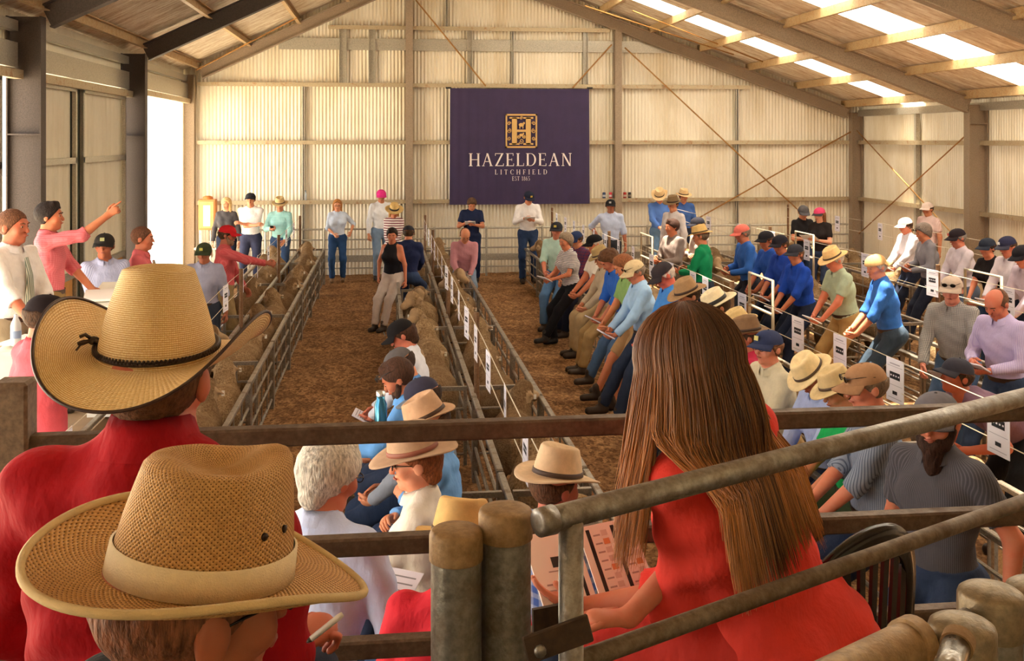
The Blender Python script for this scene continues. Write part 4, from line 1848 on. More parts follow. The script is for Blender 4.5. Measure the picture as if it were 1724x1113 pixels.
def glyph(c):
    if c == 'H':
        return stem(.15) + stem(.72) + rc(.15, .48, .72, .53), .87
    if c == 'A':
        return dg(.12, 0, .42, 1, TH) + dg(.72, 0, .42, 1, TK) + rc(.24, .33, .62, .38) + serif(.12, 0, .2) + serif(.72, 0, .26), .86
    if c == 'Z':
        return rc(.05, .95, .68, 1) + rc(.05, 0, .70, .05) + dg(.13, .03, .60, .97, TK) + rc(.05, .80, .09, 1) + rc(.66, 0, .70, .2), .75
    if c == 'E':
        return stem(.15) + rc(.15, .955, .58, 1) + rc(.15, 0, .62, .045) + rc(.15, .48, .48, .525) + rc(.54, .80, .58, 1) + rc(.58, 0, .62, .2) + rc(.45, .40, .48, .6), .68
    if c == 'F':
        return stem(.15) + rc(.15, .955, .58, 1) + rc(.15, .48, .48, .525) + rc(.54, .80, .58, 1) + rc(.45, .40, .48, .6), .64
    if c == 'L':
        return stem(.15) + rc(.15, 0, .60, .045) + rc(.56, 0, .60, .22), .64
    if c == 'D':
        return stem(.15) + arc(.34, .5, .44, .5, -90, 90, TH, TK) + rc(.15, .95, .36, 1) + rc(.15, 0, .36, .05), .84
    if c == 'N':
        return rc(.13, 0, .13 + TH, 1) + rc(.68, 0, .68 + TH, 1) + dg(.17, 1, .70, 0, TK) + serif(.15, 0, .22) + serif(.70, 1, .22) + serif(.12, 1, .16), .86
    if c == 'I':
        return stem(.16), .32
    if c == 'T':
        return stem(.36) + rc(.03, .95, .69, 1) + rc(.03, .80, .07, 1) + rc(.65, .80, .69, 1), .72
    if c == 'C':
        return arc(.46, .5, .42, .52, 48, 312, TH, TK, 20) + rc(.70, .70, .74, .95), .80
    if c == 'S':
        return arc(.30, .75, .24, .26, 20, 270, .06, .09) + arc(.30, .26, .25, .28, -160, 90, .06, .10), .60
    if c == '1':
        return rc(.15, 0, .27, 1) + rc(.06, 0, .36, .04) + dg(.05, .82, .17, .97, .09), .42
    if c == '8':
        return arc(.27, .76, .20, .24, 0, 360, .05, .09, 18) + arc(.27, .26, .25, .28, 0, 360, .05, .10, 18), .56
    if c == '6':
        return arc(.28, .30, .25, .31, 0, 360, .05, .10, 18) + arc(.50, .42, .48, .60, 100, 175, .05, .10), .58
    if c == '5':
        return rc(.10, .93, .48, 1) + rc(.10, .55, .15, 1) + arc(.24, .30, .26, .31, -140, 120, .05, .10, 16), .56
    return [], .4


def text_polys(s, gap):
    out, x = [], 0
    for c in s:
        p, wd = glyph(c)
        out += [[(q[0] + x, q[1]) for q in poly] for poly in p]
        x += wd + gap
    return out, x - gap


BY = YE - .19
bl, br = at_y(758, 245, BY).x, at_y(992, 245, BY).x
bz1, bz0 = at_y(870, 149, BY).z, at_y(870, 344, BY).z
root = thing('banner', 'large navy banner with a gold crest and white serif lettering on the back wall', 'banner', (0, BY, 0))
bnr = MB()
nx, nz = 60, 8
vs, fs = [], []
for k, off in enumerate((0, .006)):
    for j in range(nz + 1):
        for i in range(nx + 1):
            s_, t_ = i / nx, j / nz
            vs.append((bl + (br - bl) * s_ + (.03 * (1 - t_) * (s_ - .5)), .008 * math.sin(s_ * 95) * (1 - .4 * t_) + off - .01 * math.sin(s_ * 5) * (1 - t_), bz0 + (bz1 - bz0) * t_ - .012 * math.sin(s_ * PI) * t_))
W1 = nx + 1
for k in (0, 1):
    o = k * W1 * (nz + 1)
    for j in range(nz):
        for i in range(nx):
            f = (o + j * W1 + i, o + j * W1 + i + 1, o + (j + 1) * W1 + i + 1, o + (j + 1) * W1 + i)
            fs.append(f if k == 0 else f[::-1])
bnr.add(vs, fs)
bnr.build('cloth', mat('#37294f', .75, var=.08, scale=3), root, True)
M_white = flat('#f2e6e4', .8)
M_gold = flat('#d2aa6a', .75)


def put_text(s, gap, pxl, pxr, pyt, pyb, name, material):
    polys, wd = text_polys(s, gap)
    x0, x1 = at_y(pxl, 240, BY).x, at_y(pxr, 240, BY).x
    z1, z0 = at_y((pxl + pxr) / 2, pyt, BY).z, at_y((pxl + pxr) / 2, pyb, BY).z
    e = bpy.data.objects.new(name, None)
    COL.objects.link(e)
    e.parent = root
    x = 0
    for ch in s:
        ps, gw = glyph(ch)
        if ps:
            b = MB()
            for p in ps:
                b.add([(x0 + (x1 - x0) * (q[0] + x) / wd, -.024, z0 + (z1 - z0) * q[1]) for q in p], [(0, 1, 2, 3)])
            b.build('letter', material, e)
        x += gw + gap


put_text('HAZELDEAN', .10, 789, 963, 258, 279.5, 'lettering', M_white)
put_text('LITCHFIELD', .55, 833, 921, 285.5, 293.5, 'lettering', M_white)
put_text('EST 1865', .14, 862, 892, 297, 304, 'lettering', M_white)
# crest
x0, x1 = at_y(851, 240, BY).x, at_y(904, 240, BY).x
z1, z0 = at_y(877, 192, BY).z, at_y(877, 249, BY).z
cb = MB()


def cr(p):
    return (x0 + (x1 - x0) * p[0], -.026, z0 + (z1 - z0) * p[1])


for q in (rc(0, 0, 1, .05) + rc(0, .95, 1, 1) + rc(0, 0, .05, 1) + rc(.95, 0, 1, 1)):
    cb.add([cr(p) for p in q], [(0, 1, 2, 3)])
for q in (rc(.20, .10, .36, .90) + rc(.64, .10, .80, .90) + rc(.36, .47, .64, .54) + rc(.12, .86, .44, .91) + rc(.56, .86, .88, .91) + rc(.12, .09, .44, .14) + rc(.56, .09, .88, .14)):
    cb.add([cr(p) for p in q], [(0, 1, 2, 3)])
for (cx, cy, r_, a0, dr) in ((.11, .72, .06, 0, 1), (.11, .50, .07, 90, -1), (.11, .28, .06, 180, 1), (.89, .72, .06, 180, -1), (.89, .50, .07, 90, 1), (.89, .28, .06, 0, -1), (.50, .20, .08, 200, 1), (.50, .88, .05, 20, 1), (.42, .32, .05, 90, 1), (.58, .32, .05, 90, -1)):
    pts = []
    for k in range(22):
        a = R(a0 + dr * k * 24)
        rr = r_ * (1 - k / 26)
        pts.append(Vector(cr((cx + rr * math.cos(a), cy + rr * math.sin(a)))))
    cb.tube(pts, .008, 4)
for (cx, cy, s_) in ((.50, .68, 1), (.50, .38, .8)):       # little sheep figures between the uprights
    for (dx, dy, rx, ry) in ((0, 0, .085, .055), (.08, .05, .035, .035), (-.05, -.07, .014, .05), (.05, -.07, .014, .05)):
        n = 12
        cb.add([cr((cx + s_ * (dx + rx * math.cos(2 * PI * k / n)), cy + s_ * (dy + ry * math.sin(2 * PI * k / n)))) for k in range(n)], [tuple(range(n))])
cb.build('crest', M_gold, root)
for (px, py) in ((755, 148), (993, 148)):
    p = at_y(px, py, BY)
    b = MB(); b.tube([(p.x - .06, .0, p.z), (p.x + .06, .0, p.z)], .018, 6); b.build('hanging_strap', flat('#1c1a1a'), root)

# ------------------------------------------------------------ things along the back wall
for i, (px, col, c2, lab) in enumerate(((1017, '#3f4d6b', '#c9cdd6', 'blue and silver drink can on the wall girt by the banner'), (1028, '#c8323c', '#e8d8d8', 'small red drink can on the girt beside the blue one'), (1052, '#b0271f', '#d8c0b0', 'red drink can on the girt beyond the steel column'), (1060, '#2c2320', '#8a7c70', 'dark drink can next to the red one past the column'))):
    p = at_y(px, 330, YE - .08)
    b = MB(); b.lathe([(.001, 0), (.033, 0), (.036, .012), (.036, .12), (.030, .14), (.001, .14)], 14)
    o = b.build('drink_can', flat(col, .3, .3), None, True)
    o.location = (p.x, YE - .08, 1.60)
    tag(o, lab, 'can', 'cans on the wall girt')
    b = MB(); b.lathe([(.0365, .04), (.0365, .085)], 14); b.build('can_label', flat(c2, .4), o, True)
    b = MB(); b.lathe([(.001, .1405), (.028, .1405), (.030, .138)], 14); b.build('can_lid', flat('#c8c4bc', .3, .8), o, True)
for (px, lab, c) in ((514, 'clear plastic water bottle on the wall girt above the pens', '#cfdbe2'),):
    p = at_y(px, 330, YE - .08)
    b = MB(); b.lathe([(.001, 0), (.03, 0), (.032, .02), (.032, .14), (.012, .18), (.012, .2)], 12)
    o = b.build('water_bottle', flat(c, .2), None, True); o.location = (p.x, YE - .08, 1.60); tag(o, lab, 'bottle')
    b = MB(); b.lathe([(.001, .215), (.014, .215), (.014, .2), (.001, .2)], 12); b.build('bottle_cap', flat('#4a7fb5', .4), o, True)
# wall cabinet in the corner by the doorway
p0, p1 = at_d(334, 336, 21.6), at_d(362, 386, 21.6)
root = thing('timber_cabinet', 'small orange timber cabinet with a white door panel in the corner by the doorway', 'cabinet', (p0.x, p0.y, 0))
wd = p1.x - p0.x
b = MB(); b.box((0, 0, p1.z - .02), (wd, .25, p0.z), 0, None, .01); b.build('carcass', mat('#d98a4a', .6, var=.1, scale=5), root)
b = MB(); b.box((.03, -.015, p1.z + .02), (wd - .03, -.001, p0.z - .04), 0, None, .004); dd = b.build('door', mat('#e8a768', .6, var=.1), root)
b = MB(); b.box((.10, -.019, p1.z + .06), (wd - .10, -.016, p0.z - .12)); b.build('notice', flat('#f4efe2', .7), dd)
b = MB(); b.lathe([(.11, 0), (.10, .05), (.05, .07), (.001, .07)], 16); q = b.build('dome', mat('#d07a35', .6), root, True); q.location = (wd / 2, .12, p0.z)
b = MB()
for xx in (.03, wd - .03):
    b.box((xx - .02, .02, 0), (xx + .02, .06, p1.z - .02)); b.box((xx - .02, .19, 0), (xx + .02, .23, p1.z - .02))
b.build('stand', M_galv, root)
b = MB(); b.box((-.08, -.05, p1.z - .42), (wd + .1, .3, p1.z - .38)); b.build('shelf', flat('#efe3c8', .6), root)

# ------------------------------------------------------------ auctioneers walk on the left
b = MB(); b.box((-3.9, 5.2, 0), (-2.32, 9.75, .58)); struct(b.build('platform', mat('#8a6f50', .8, scale=4)))
b = MB(); b.box((-3.9, 9.76, 0), (-2.32, 12.4, .18)); struct(b.build('platform_step', mat('#8a6f50', .8, scale=4)))
M_desk = mat('#e9e5d6', .6, var=.05)


def desk(loc, wd, dp, z0, z1, slope, lab):
    r_ = thing('lectern', lab, 'lectern', loc)
    b = MB()
    b.add([(0, 0, z0), (wd, 0, z0), (wd, dp, z0), (0, dp, z0), (0, 0, z1 - slope), (wd, 0, z1 - slope), (wd, dp, z1), (0, dp, z1)], [(0, 1, 2, 3), (4, 5, 6, 7), (0, 1, 5, 4), (1, 2, 6, 5), (2, 3, 7, 6), (3, 0, 4, 7)])
    b.build('body', M_desk, r_)
    b = MB()
    b.add([(-.02, -.02, z1 - slope), (wd + .02, -.02, z1 - slope), (wd + .02, dp + .02, z1 + .005), (-.02, dp + .02, z1 + .005), (-.02, -.02, z1 - slope + .03), (wd + .02, -.02, z1 - slope + .03), (wd + .02, dp + .02, z1 + .035), (-.02, dp + .02, z1 + .035)], [(0, 3, 2, 1), (4, 5, 6, 7), (0, 1, 5, 4), (1, 2, 6, 5), (2, 3, 7, 6), (3, 0, 4, 7)])
    b.build('top', M_desk, r_)
    return r_


desk((-2.47, 9.15, 0), .2, .55, .58, 1.60, .12, 'white auction lectern in front of the pointing man')
desk((-2.52, 7.25, 0), .26, .42, .58, 1.50, .02, 'pale lectern in front of the white shirted man wearing a tie')
for (x, y, z, rz, lab) in ((-2.42, 9.35, 1.56, .2, 'sheaf of white papers on the white lectern by the pointing man'), (-2.39, 7.46, 1.535, -.2, 'sheaf of white papers on the lectern by the man with a tie')):
    b = MB(); b.box((-.12, -.16, 0), (.12, .16, .02), 0, None, .004); o = b.build('paper_sheaf', flat('#f1ede6', .8)); o.location = (x, y, z); o.rotation_euler = (R(8) if y > 8 else 0, 0, rz); tag(o, lab, 'papers')
b = MB(); b.lathe([(.001, 0), (.032, 0), (.034, .02), (.034, .13), (.03, .15), (.012, .19), (.012, .205), (.001, .205)], 14)
o = b.build('water_bottle', flat('#cdd3d6', .15), None, True); o.location = (-2.43, 7.33, 1.534); tag(o, 'clear water bottle standing on the lectern by the tie wearing man', 'bottle')
b = MB(); b.lathe([(.0345, .05), (.0345, .10)], 14); b.build('bottle_label', flat('#8a9fc0', .5), o, True)
# ------------------------------------------------------------ the crowd
JEANS, NAVY, KHAKI, BLACK, GREYT = '#34496b', '#262c40', '#a98a5c', '#1d1b1e', '#8d8577'
P = person
# --- along the back wall
P('blonde woman in grey cardigan and black top beside the wall cabinet', 'blonde woman by the cabinet', 381, 333, d=20.6, yaw=175, arms='down', h=1.66, shirt='#4a4648', sleeves='long', pants=NAVY, hair=('long', '#d8b478'), female=True, head=(-15, 0), collar=False, tone='#d9a07c')
P('man in white tee shirt and dark cap with folded arms at the back', 'man in the white tee shirt', 422, 323, d=20.4, yaw=178, arms='cross', shirt='#f2eeee', sleeves='short', tuck=False, pants='#3c3f58', hat=('cap', '#2b2a2e'), collar=False, head=(0, 0), tone='#cf8f6c')
P('person in teal checked shirt and straw hat looking at a phone', 'person in teal checks', 471, 332, d=20.4, yaw=170, arms='phone', shirt='#5fb5b4', pat='check', pat2='#d8f0ee', freq=1.6, tuck=False, pants=JEANS, hat=(FED, '#cdb07e'), phone=True, head=(10, 12), h=1.7)
P('woman in pale blue shirt and jeans leaning on the back rail', 'woman in jeans', 568, 336, d=21.4, yaw=180, arms=dict(L=(-.28, .10, .12), R=(.06, .22, .10)), h=1.68, shirt='#cfdcf2', sleeves='rolled', pants='#2f4f7e', hair=('long', '#b0753f'), female=True, head=(0, 8), glasses='clear', tone='#d59a76', boots='#8a6a4a')
P('man in bright pink cap and white shirt beside the steel column', 'man in the pink cap', 642, 318, d=21.7, yaw=-160, arms='down', shirt='#eef0f5', pants='#7d93ad', hat=('cap', '#e0398c'), head=(-15, 14))
P('person in striped top and wide straw hat with dark band', 'person in the striped top', 664, 343, d=19.6, yaw=165, arms='clasp', shirt='#f0e8e4', pat='hoop', pat2='#7c3a4a', freq=1.1, tuck=False, pants='#e8e4e0', hat=(dict(PAN, bw=.085), '#d7b678'), h=1.7, collar=False, hair=('long', '#b98a55'), female=True, head=(20, 20))
P('man in navy shirt and dark cap sitting on the centre pens', 'man in the navy shirt on the rail', 688, 378, d=17.0, yaw=-15, pose='sit', arms='lap', shirt='#232c52', pants='#33466a', hat=('cap', '#2c2b33'), h=1.8, head=(10, 15), lean=6)
P('woman in black sleeveless top and pale trousers leaning on the centre pens', 'woman in the sleeveless top', 660, 384, d=16.2, yaw=150, pose='lean', arms=dict(L=(-.24, .02, -.06), R=(.24, .06, .0)), h=1.66, shirt='#1c1a20', sleeves='none', tuck=False, pants='#cbbcb4', hair=('short', '#2c1d18'), female=True, head=(25, 12), collar=False, lean=4, tone='#c98466')
P('balding man in pink checked shirt with a white patch, sitting on the pens', 'man in pink checks', 784, 386, d=17.3, yaw=175, pose='sit', arms='lap', shirt='#a8626e', pat='check', pat2='#d8a8ae', freq=2.2, pants='#6f7f92', hair=('bald', '#6a4632'), head=(10, 38), note=('pad', '#dcd8e0'), lean=16)
P('man in navy polo shirt writing below the banner', 'man in the navy polo', 795, 335, d=21.3, yaw=172, arms='writehigh', shirt='#1f2848', sleeves='short', pants='#1f2a4a', hair=('thick', '#5a4130'), head=(10, 34), note=('pad', '#e8e6ea'))
P('man in white shirt and dark cap writing under the right end of the banner', 'white shirted man writing', 892, 321, d=21.2, yaw=178, arms='writehigh', shirt='#eee9e8', pants='#2c3f63', hat=('cap', '#262a3c', dict(badge='#c9b04a')), head=(15, 24), note=('pad', '#f1eeee'))
P('man in pale blue shirt and black cap with a hand on his hip', 'man with hand on hip', 1028, 334, d=19.8, yaw=172, arms='hip', shirt='#c4cfec', sleeves='rolled', pants='#3a3c44', hat=('cap', '#1e1c1e', dict(badge='#b8b4b0')), head=(-8, 4), tone='#b9785a')
P('man in sky blue shirt and straw cowboy hat seated at the back rail', 'man in the cowboy hat at the back', 1110, 318, d=21.6, yaw=178, pose='stand', arms='lap', shirt='#5b83cf', pants='#6f94bd', hat=(COW, '#e2c190'), head=(-18, 26), note=('pad', '#f4f2f4'))
P('man in pale shirt and brown felt hat seen in profile', 'man in the brown felt hat', 1133, 329, d=18.9, yaw=120, arms='down', shirt='#d8cdcb', pants='#6a5848', hat=(AKU, '#7a6245'), head=(15, 4))
P('man in blue shirt and pale straw hat behind the brown felt hat', 'man in the pale straw hat', 1151, 318, d=22.0, yaw=185, arms='down', shirt='#4467ad', pants=NAVY, hat=(FED, '#dfbd8c'), head=(0, 6))
P('man in black shirt and grey cap reading a sheet with a woman', 'man in the grey cap', 1354, 345, d=18.6, yaw=-160, arms='write', shirt='#1f1b1d', sleeves='short', pants='#2f4468', hat=('cap', '#5a5658'), head=(-20, 22), collar=False)
P('woman in black tee shirt and pink cap holding a paper sheet', 'woman in the pink cap', 1379, 348, d=18.1, yaw=128, arms='writehigh', shirt='#241c1c', sleeves='short', tuck=False, pants='#33405c', hat=('cap', '#d2436a', dict(visor='#2b2428')), hair=('long', '#7a4a2a'), female=True, head=(-5, 10), h=1.72, note=('sheet', '#f6f4f2'), collar=False, tone='#dba184')
P('man in pink checked shirt and white cap standing at the right wall', 'man at the right wall', 1561, 339, d=19.0, yaw=110, arms='down', shirt='#d9b3ac', pat='check', pat2='#f0dcd8', freq=2, sleeves='short', pants='#8a7a68', hat=('cap', '#e6cfc4'), head=(0, 8))
# --- auctioneers on the left
P('man in white shirt and striped tie with a headset at the lectern', 'auctioneer wearing the tie', 22, 353, d=7.6, yaw=-112, arms=dict(L=(-.1, .30, .02), R=(.18, .40, -.02)), floor=.58, shirt='#f3efee', sleeves='rolled', pants='#9a8a72', hair=('crop', '#6b4630'), head=(8, 2), tie='#6f7a70', tone='#bf7458', h=1.85, lean=1)
P('man in pink shirt pointing up across the pens', 'man pointing', 82, 341, d=9.0, yaw=-84, arms=dict(L=(-.12, .36, .02), R=(.10, .47, .70), pointR=True, dirR=(.05, .8, .6), curlR=60), floor=.58, shirt='#d4646c', pat='check', pat2='#dd8088', freq=2.5, sleeves='rolled', pants='#8a7048', hair=('short', '#241a16'), head=(0, 0), tone='#bf7a58', h=1.85, lean=1)
P('man in pale striped shirt and black cap with clasped hands', 'man with clasped hands', 176, 390, d=10.4, yaw=-158, arms='clasp', floor=.18, shirt='#9ea2c4', pat='stripe', pat2='#b8bcd6', freq=2, pants='#27344f', hat=('cap', '#2a2624', dict(badge='#8a8a5a')), head=(-18, 2), tone='#9a5c42', h=1.8)
P('man in pink shirt and tie standing in profile by the steel column', 'man in profile', 240, 382, d=10.9, yaw=-88, arms='down', floor=.18, shirt='#d5696e', pants='#6a5a48', hair=('crop', '#6a4430'), head=(0, 2), tone='#c27a5c', tie='#6a4a4a', h=1.8)
P('man in pale work shirt and dark green cap by the outer pens', 'man in the green cap', 343, 407, d=12.4, yaw=178, arms='down', shirt='#a2a3bc', sleeves='rolled', pants='#3a4252', hat=('cap', '#38402c', dict(badge='#b8b04a')), head=(-5, 10), tone='#a4664a', h=1.72)
P('man in red shirt and red cap reaching toward a lot card', 'man reaching to a card', 384, 377, d=13.6, yaw=-88, arms=dict(L=(-.20, .24, .0), R=(.10, .52, .36), curlR=50), shirt='#c04a50', pat='check', pat2='#d06a6c', freq=2.5, pants='#8d744e', hat=('cap', '#c21f26'), head=(0, 8), beard=(.01, '#8a6a54'), glasses='clear', tone='#a4624a', h=1.85)
P('man in salmon pink polo and black cap with folded arms by the lectern', 'man in the salmon polo', 84, 491, d=6.1, yaw=-48, arms='cross', shirt='#e8606c', sleeves='short', tuck=False, pants='#7a6668', hat=('cap', '#241c1f', dict(badge='#e85a5a')), head=(-15, 12), tone='#c77a5e', h=1.9, belly=.02, floor=.1)
P('person in grey hat half hidden behind the tall straw crown', 'person in the grey hat', 288, 458, d=11.6, yaw=-150, arms='down', shirt='#b8b2ac', hat=(FED, '#b3a48e'), h=1.5, head=(0, 10))
# --- left aisle, on the rail of the centre pens
P('man in black cap and white shirt bent over his notes on the centre rail', 'man in the black cap on the rail', 664, 536, d=8.2, yaw=84, pose='sit', arms='lap', shirt='#dfe3f0', pants='#3a4358', hat=('cap', '#1c191b', dict(badge='#8a9a9a')), hair=('thick', '#4a2f20'), head=(0, 30), lean=10, tone='#c87a62', note=('pad', '#dcd9e4'))
P('man in grey cap and blue shirt hidden behind the dark haired man', 'man in the grey cap on the rail', 656, 590, d=7.4, yaw=80, pose='sit', arms='lap', shirt='#5f98de', pants='#2f3a52', hat=('cap', '#605c5e'), hair=('short', '#3a2a22'), head=(0, 40), lean=12)
P('dark haired man with sunglasses on his head reading a small paper', 'man with sunglasses on his head', 654, 607, d=6.7, yaw=84, pose='sit', arms=dict(L=(-.05, .42, .26), R=(.08, .40, .24)), shirt='#6aa6ea', pants='#22304a', hair=('short', '#4a2f22'), head=(0, 34), lean=6, glasses='onhat', beard=(.0, '#4a3022'), tone='#c9805f', note=('pad', '#d9d6ea'))
P('person in navy and grey cap with a grey shirt on the centre rail', 'person in the navy and grey cap', 699, 632, d=6.2, yaw=70, pose='sit', arms='lap', shirt='#7f8694', pants='#2a3550', hat=('cap', '#38374a', dict(visor='#5e6672')), hair=('short', '#3a2a20'), head=(0, 26), lean=4)
P('man in tan felt hat and blue shirt just beyond the brown rail', 'man in the tan hat beyond the rail', 708, 667, d=5.4, yaw=84, pose='sit', arms='cross', shirt='#6d9fdc', pants='#2b344c', hat=(dict(AKU, bw=.05), '#c7a284'), hair=('short', '#4a3020'), head=(0, 20), lean=3)
P('woman in cream shirt and wide tan hat with a braided band', 'woman in the cream shirt', 694, 716, d=4.55, yaw=80, pose='sit', arms='lap', shirt='#e9e0d2', sleeves='rolled', tuck=False, pants='#2c3e60', hat=(dict(AKU, bw=.085, ch=.115, band='#8a5040'), '#b99a80'), hair=('thick', '#8a4f2c'), head=(8, 8), lean=2, glasses='sun', tone='#dd9c7c', female=True, note=('sheet', '#e6e2f0'))
P('grey haired man in pale blue shirt and glasses, seen from behind', 'grey haired man', 566, 738, d=3.75, yaw=-32, arms='write', shirt='#c4d0f4', pants='#2a3850', hair=('thick', '#c9c2b8'), head=(-14, 16), glasses='clear', tone='#c47a60', h=1.8, note=('sheet', '#e4e0ee'), lean=8)
P('man in cream felt hat with studs and blue plaid shirt behind the posts', 'man in the studded hat', 938, 752, d=4.15, yaw=-62, arms='down', shirt='#4a66b4', pat='check', pat2='#b9c2d8', freq=.8, pants='#2e3a50', hat=(dict(AKU, bw=.075, ch=.12, band='#4a3830'), '#dcc0a0'), hair=('short', '#6a4a34'), head=(0, 6), tone='#c07460')
P('person in straw hat and red shirt mostly hidden behind the pipe posts', 'person in the red shirt behind posts', 778, 842, d=3.3, yaw=-20, arms='down', shirt='#d52a3a', pants='#2b3a5c', hat=(dict(FED, bw=.05), '#dfb97c'), hair=('short', '#5a3a28'), head=(0, 10), h=1.75)
# --- the row leaning on the right pens
XR_ = 2.52
P('man in mint shirt and dark cap at the far end of the leaning row', 'man in the mint shirt', 937, 372, d=16.2, yaw=150, pose='lean', arms='lap', shirt='#bfe0d4', sleeves='rolled', pants='#5f86b4', hat=('cap', '#2a2a30', dict(badge='#c2b04a')), head=(10, 6), tone='#d08468', h=1.78)
P('man in red and navy plaid shirt behind the grey haired woman', 'man in plaid', 967, 388, d=15.6, yaw=120, pose='lean', arms='lap', shirt='#6e2f44', pat='check', pat2='#27305a', freq=.9, pants=NAVY, hat=('cap', '#27355a'), head=(0, 20))
P('grey haired woman in black and white striped top holding a notebook', 'woman in the striped tee', 951, 393, d=14.9, yaw=112, pose='lean', arms=dict(L=(-.06, .36, .20), R=(.10, .34, .20)), shirt='#efe9e6', pat='hoop', pat2='#2a2630', freq=2.6, sleeves='short', tuck=False, pants='#17161a', hair=('thick', '#8d7a66'), female=True, head=(8, 12), collar=False, h=1.68, note=('pad', '#d9d6da'), tone='#c9805e', feet=dict(L=(-.08, .55, .085), R=(.1, .25, .085)), boots='#1a1718', belly=.015)
P('man in white short sleeved shirt and black cap leaning on the pens', 'man in white short sleeves', 998, 393, X=2.76, yaw=98, pose='lean', arms='lap', shirt='#e6dccd', sleeves='short', tuck=False, pants='#b39a72', hat=('cap', '#191719'), hair=('short', '#b9a898'), head=(0, 14), belly=.03, tone='#c27a58', h=1.82)
P('person in khaki hat mostly behind the curly haired man', 'person in the khaki hat', 1008, 415, d=13.1, yaw=95, pose='lean', arms='lap', shirt='#b9a68c', pants=KHAKI, hat=(FED, '#a98e62'), head=(0, 20), h=1.7)
P('curly brown haired man in royal blue shirt with a leg crossed', 'curly haired man', 1017, 424, X=XR_, yaw=100, pose='sit', arms='lap', shirt='#2f66c4', sleeves='rolled', pants='#4b678c', hair=('curly', '#5a3a24'), head=(0, 38), lean=20, note=('pad', '#cfcad6'), tone='#c27a5c')
P('auburn haired man in green shirt looking down at his notes', 'man in the light green shirt', 1042, 431, X=XR_, yaw=96, pose='sit', arms='lap', shirt='#8fb56e', sleeves='short', pants='#c09a6c', hair=('thick', '#8a5434'), head=(0, 30), lean=14, tone='#d08a64', shorts=True)
P('man in cream cap with sunglasses and pale blue shirt', 'man in the cream cap', 1062, 436, X=XR_, yaw=95, pose='sit', arms='lap', shirt='#a9cdf2', pants='#2c3850', hat=('cap', '#dcc49a'), hair=('short', '#8d7a68'), head=(5, 24), glasses='onhat', lean=10, note=('pad', '#dcd6e6'), tone='#c98062')
P('man in charcoal cap and bright blue shirt with sunburnt face', 'man in the charcoal cap', 1106, 441, X=XR_, yaw=92, pose='sit', arms='lap', shirt='#4a90e2', pants='#34496b', hat=('cap', '#3a3338'), hair=('bald', '#d8c8bc'), head=(0, 34), lean=12, tone='#d8705c')
P('man in brown felt hat beyond the long brown hair', 'man in the brown hat', 1152, 470, X=XR_ + .1, yaw=98, pose='lean', arms='lap', shirt='#6a7a98', pants=NAVY, hat=(AKU, '#a98763'), head=(0, 18), h=1.75)
P('man in cream panama hat with a broad black band', 'man in the panama', 1198, 489, X=2.74, yaw=85, pose='lean', arms='lap', shirt='#dcd8d0', pants=KHAKI, hat=(dict(PAN, bw=.085, roll=0), '#ecdcb8'), head=(0, 24), h=1.75)
P('person in straw hat tilted beside the cream panama', 'person in the tilted straw hat', 1236, 522, X=2.75, yaw=85, pose='sit', arms='lap', shirt='#b8a488', pants=NAVY, hat=(FED, '#d8bb84'), head=(0, 22), h=1.7)
P('person in brown leather hat and magenta shirt behind the navy cap', 'person in the magenta shirt', 1258, 533, X=2.7, yaw=72, pose='lean', arms='lap', shirt='#bf2f4c', pants=NAVY, hat=(AKU, '#83664c'), head=(0, 4), h=1.72, tone='#b87056')
P('man in navy cap and rimmed glasses with a beige shirt', 'man in the navy cap', 1295, 552, X=2.68, yaw=104, pose='lean', arms='lap', shirt='#cfc4a8', pants=KHAKI, hat=('cap', '#333c5e', dict(badge='#c9bd72')), hair=('short', '#7a5238'), head=(10, 0), glasses='clear', tone='#d58e74', h=1.75, belly=.02)
P('man in white straw fedora bowing his head over a blue shirt', 'man in the straw fedora', 1350, 600, X=2.72, yaw=100, pose='sit', arms='lap', shirt='#a9b6e0', pants=NAVY, hat=(FED, '#eed5a4'), head=(0, 36), glasses='clear', tone='#c47458', lean=10)
P('man in khaki canvas hat and vivid green shirt', 'man in the khaki hat', 1402, 620, X=2.72, yaw=86, pose='lean', arms='lap', shirt='#1fae5c', sleeves='short', pants='#3c4a34', hat=(dict(FED, bw=.07), '#d2b98a'), head=(0, 20), h=1.7)
P('man in tan cap with sunglasses on it and a grey striped shirt', 'man in the tan cap', 1452, 607, X=2.6, yaw=80, pose='lean', arms='lap', shirt='#8d98ac', pat='stripe', pat2='#5a6478', freq=3.2, sleeves='rolled', tuck=True, pants='#27324c', hat=('cap', '#a9805f'), hair=('short', '#7a6450'), head=(5, 12), glasses='onhat', tone='#d0866a', h=1.85, belly=.04)
P('bearded man in charcoal shirt and grey cap beside the deck', 'bearded man', 1576, 655, d=4.85, yaw=118, pose='lean', arms=dict(L=(-.30, .0, -.02), R=(.26, .02, -.08)), shirt='#4c4a50', pat='stripe', pat2='#5e5c64', freq=3, sleeves='short', tuck=False, pants='#31405e', hat=('cap', '#6d6a72'), hair=('short', '#3a2a20'), head=(14, 6), beard=(.10, '#3a241a'), tone='#c87f62', h=1.88, lean=4)
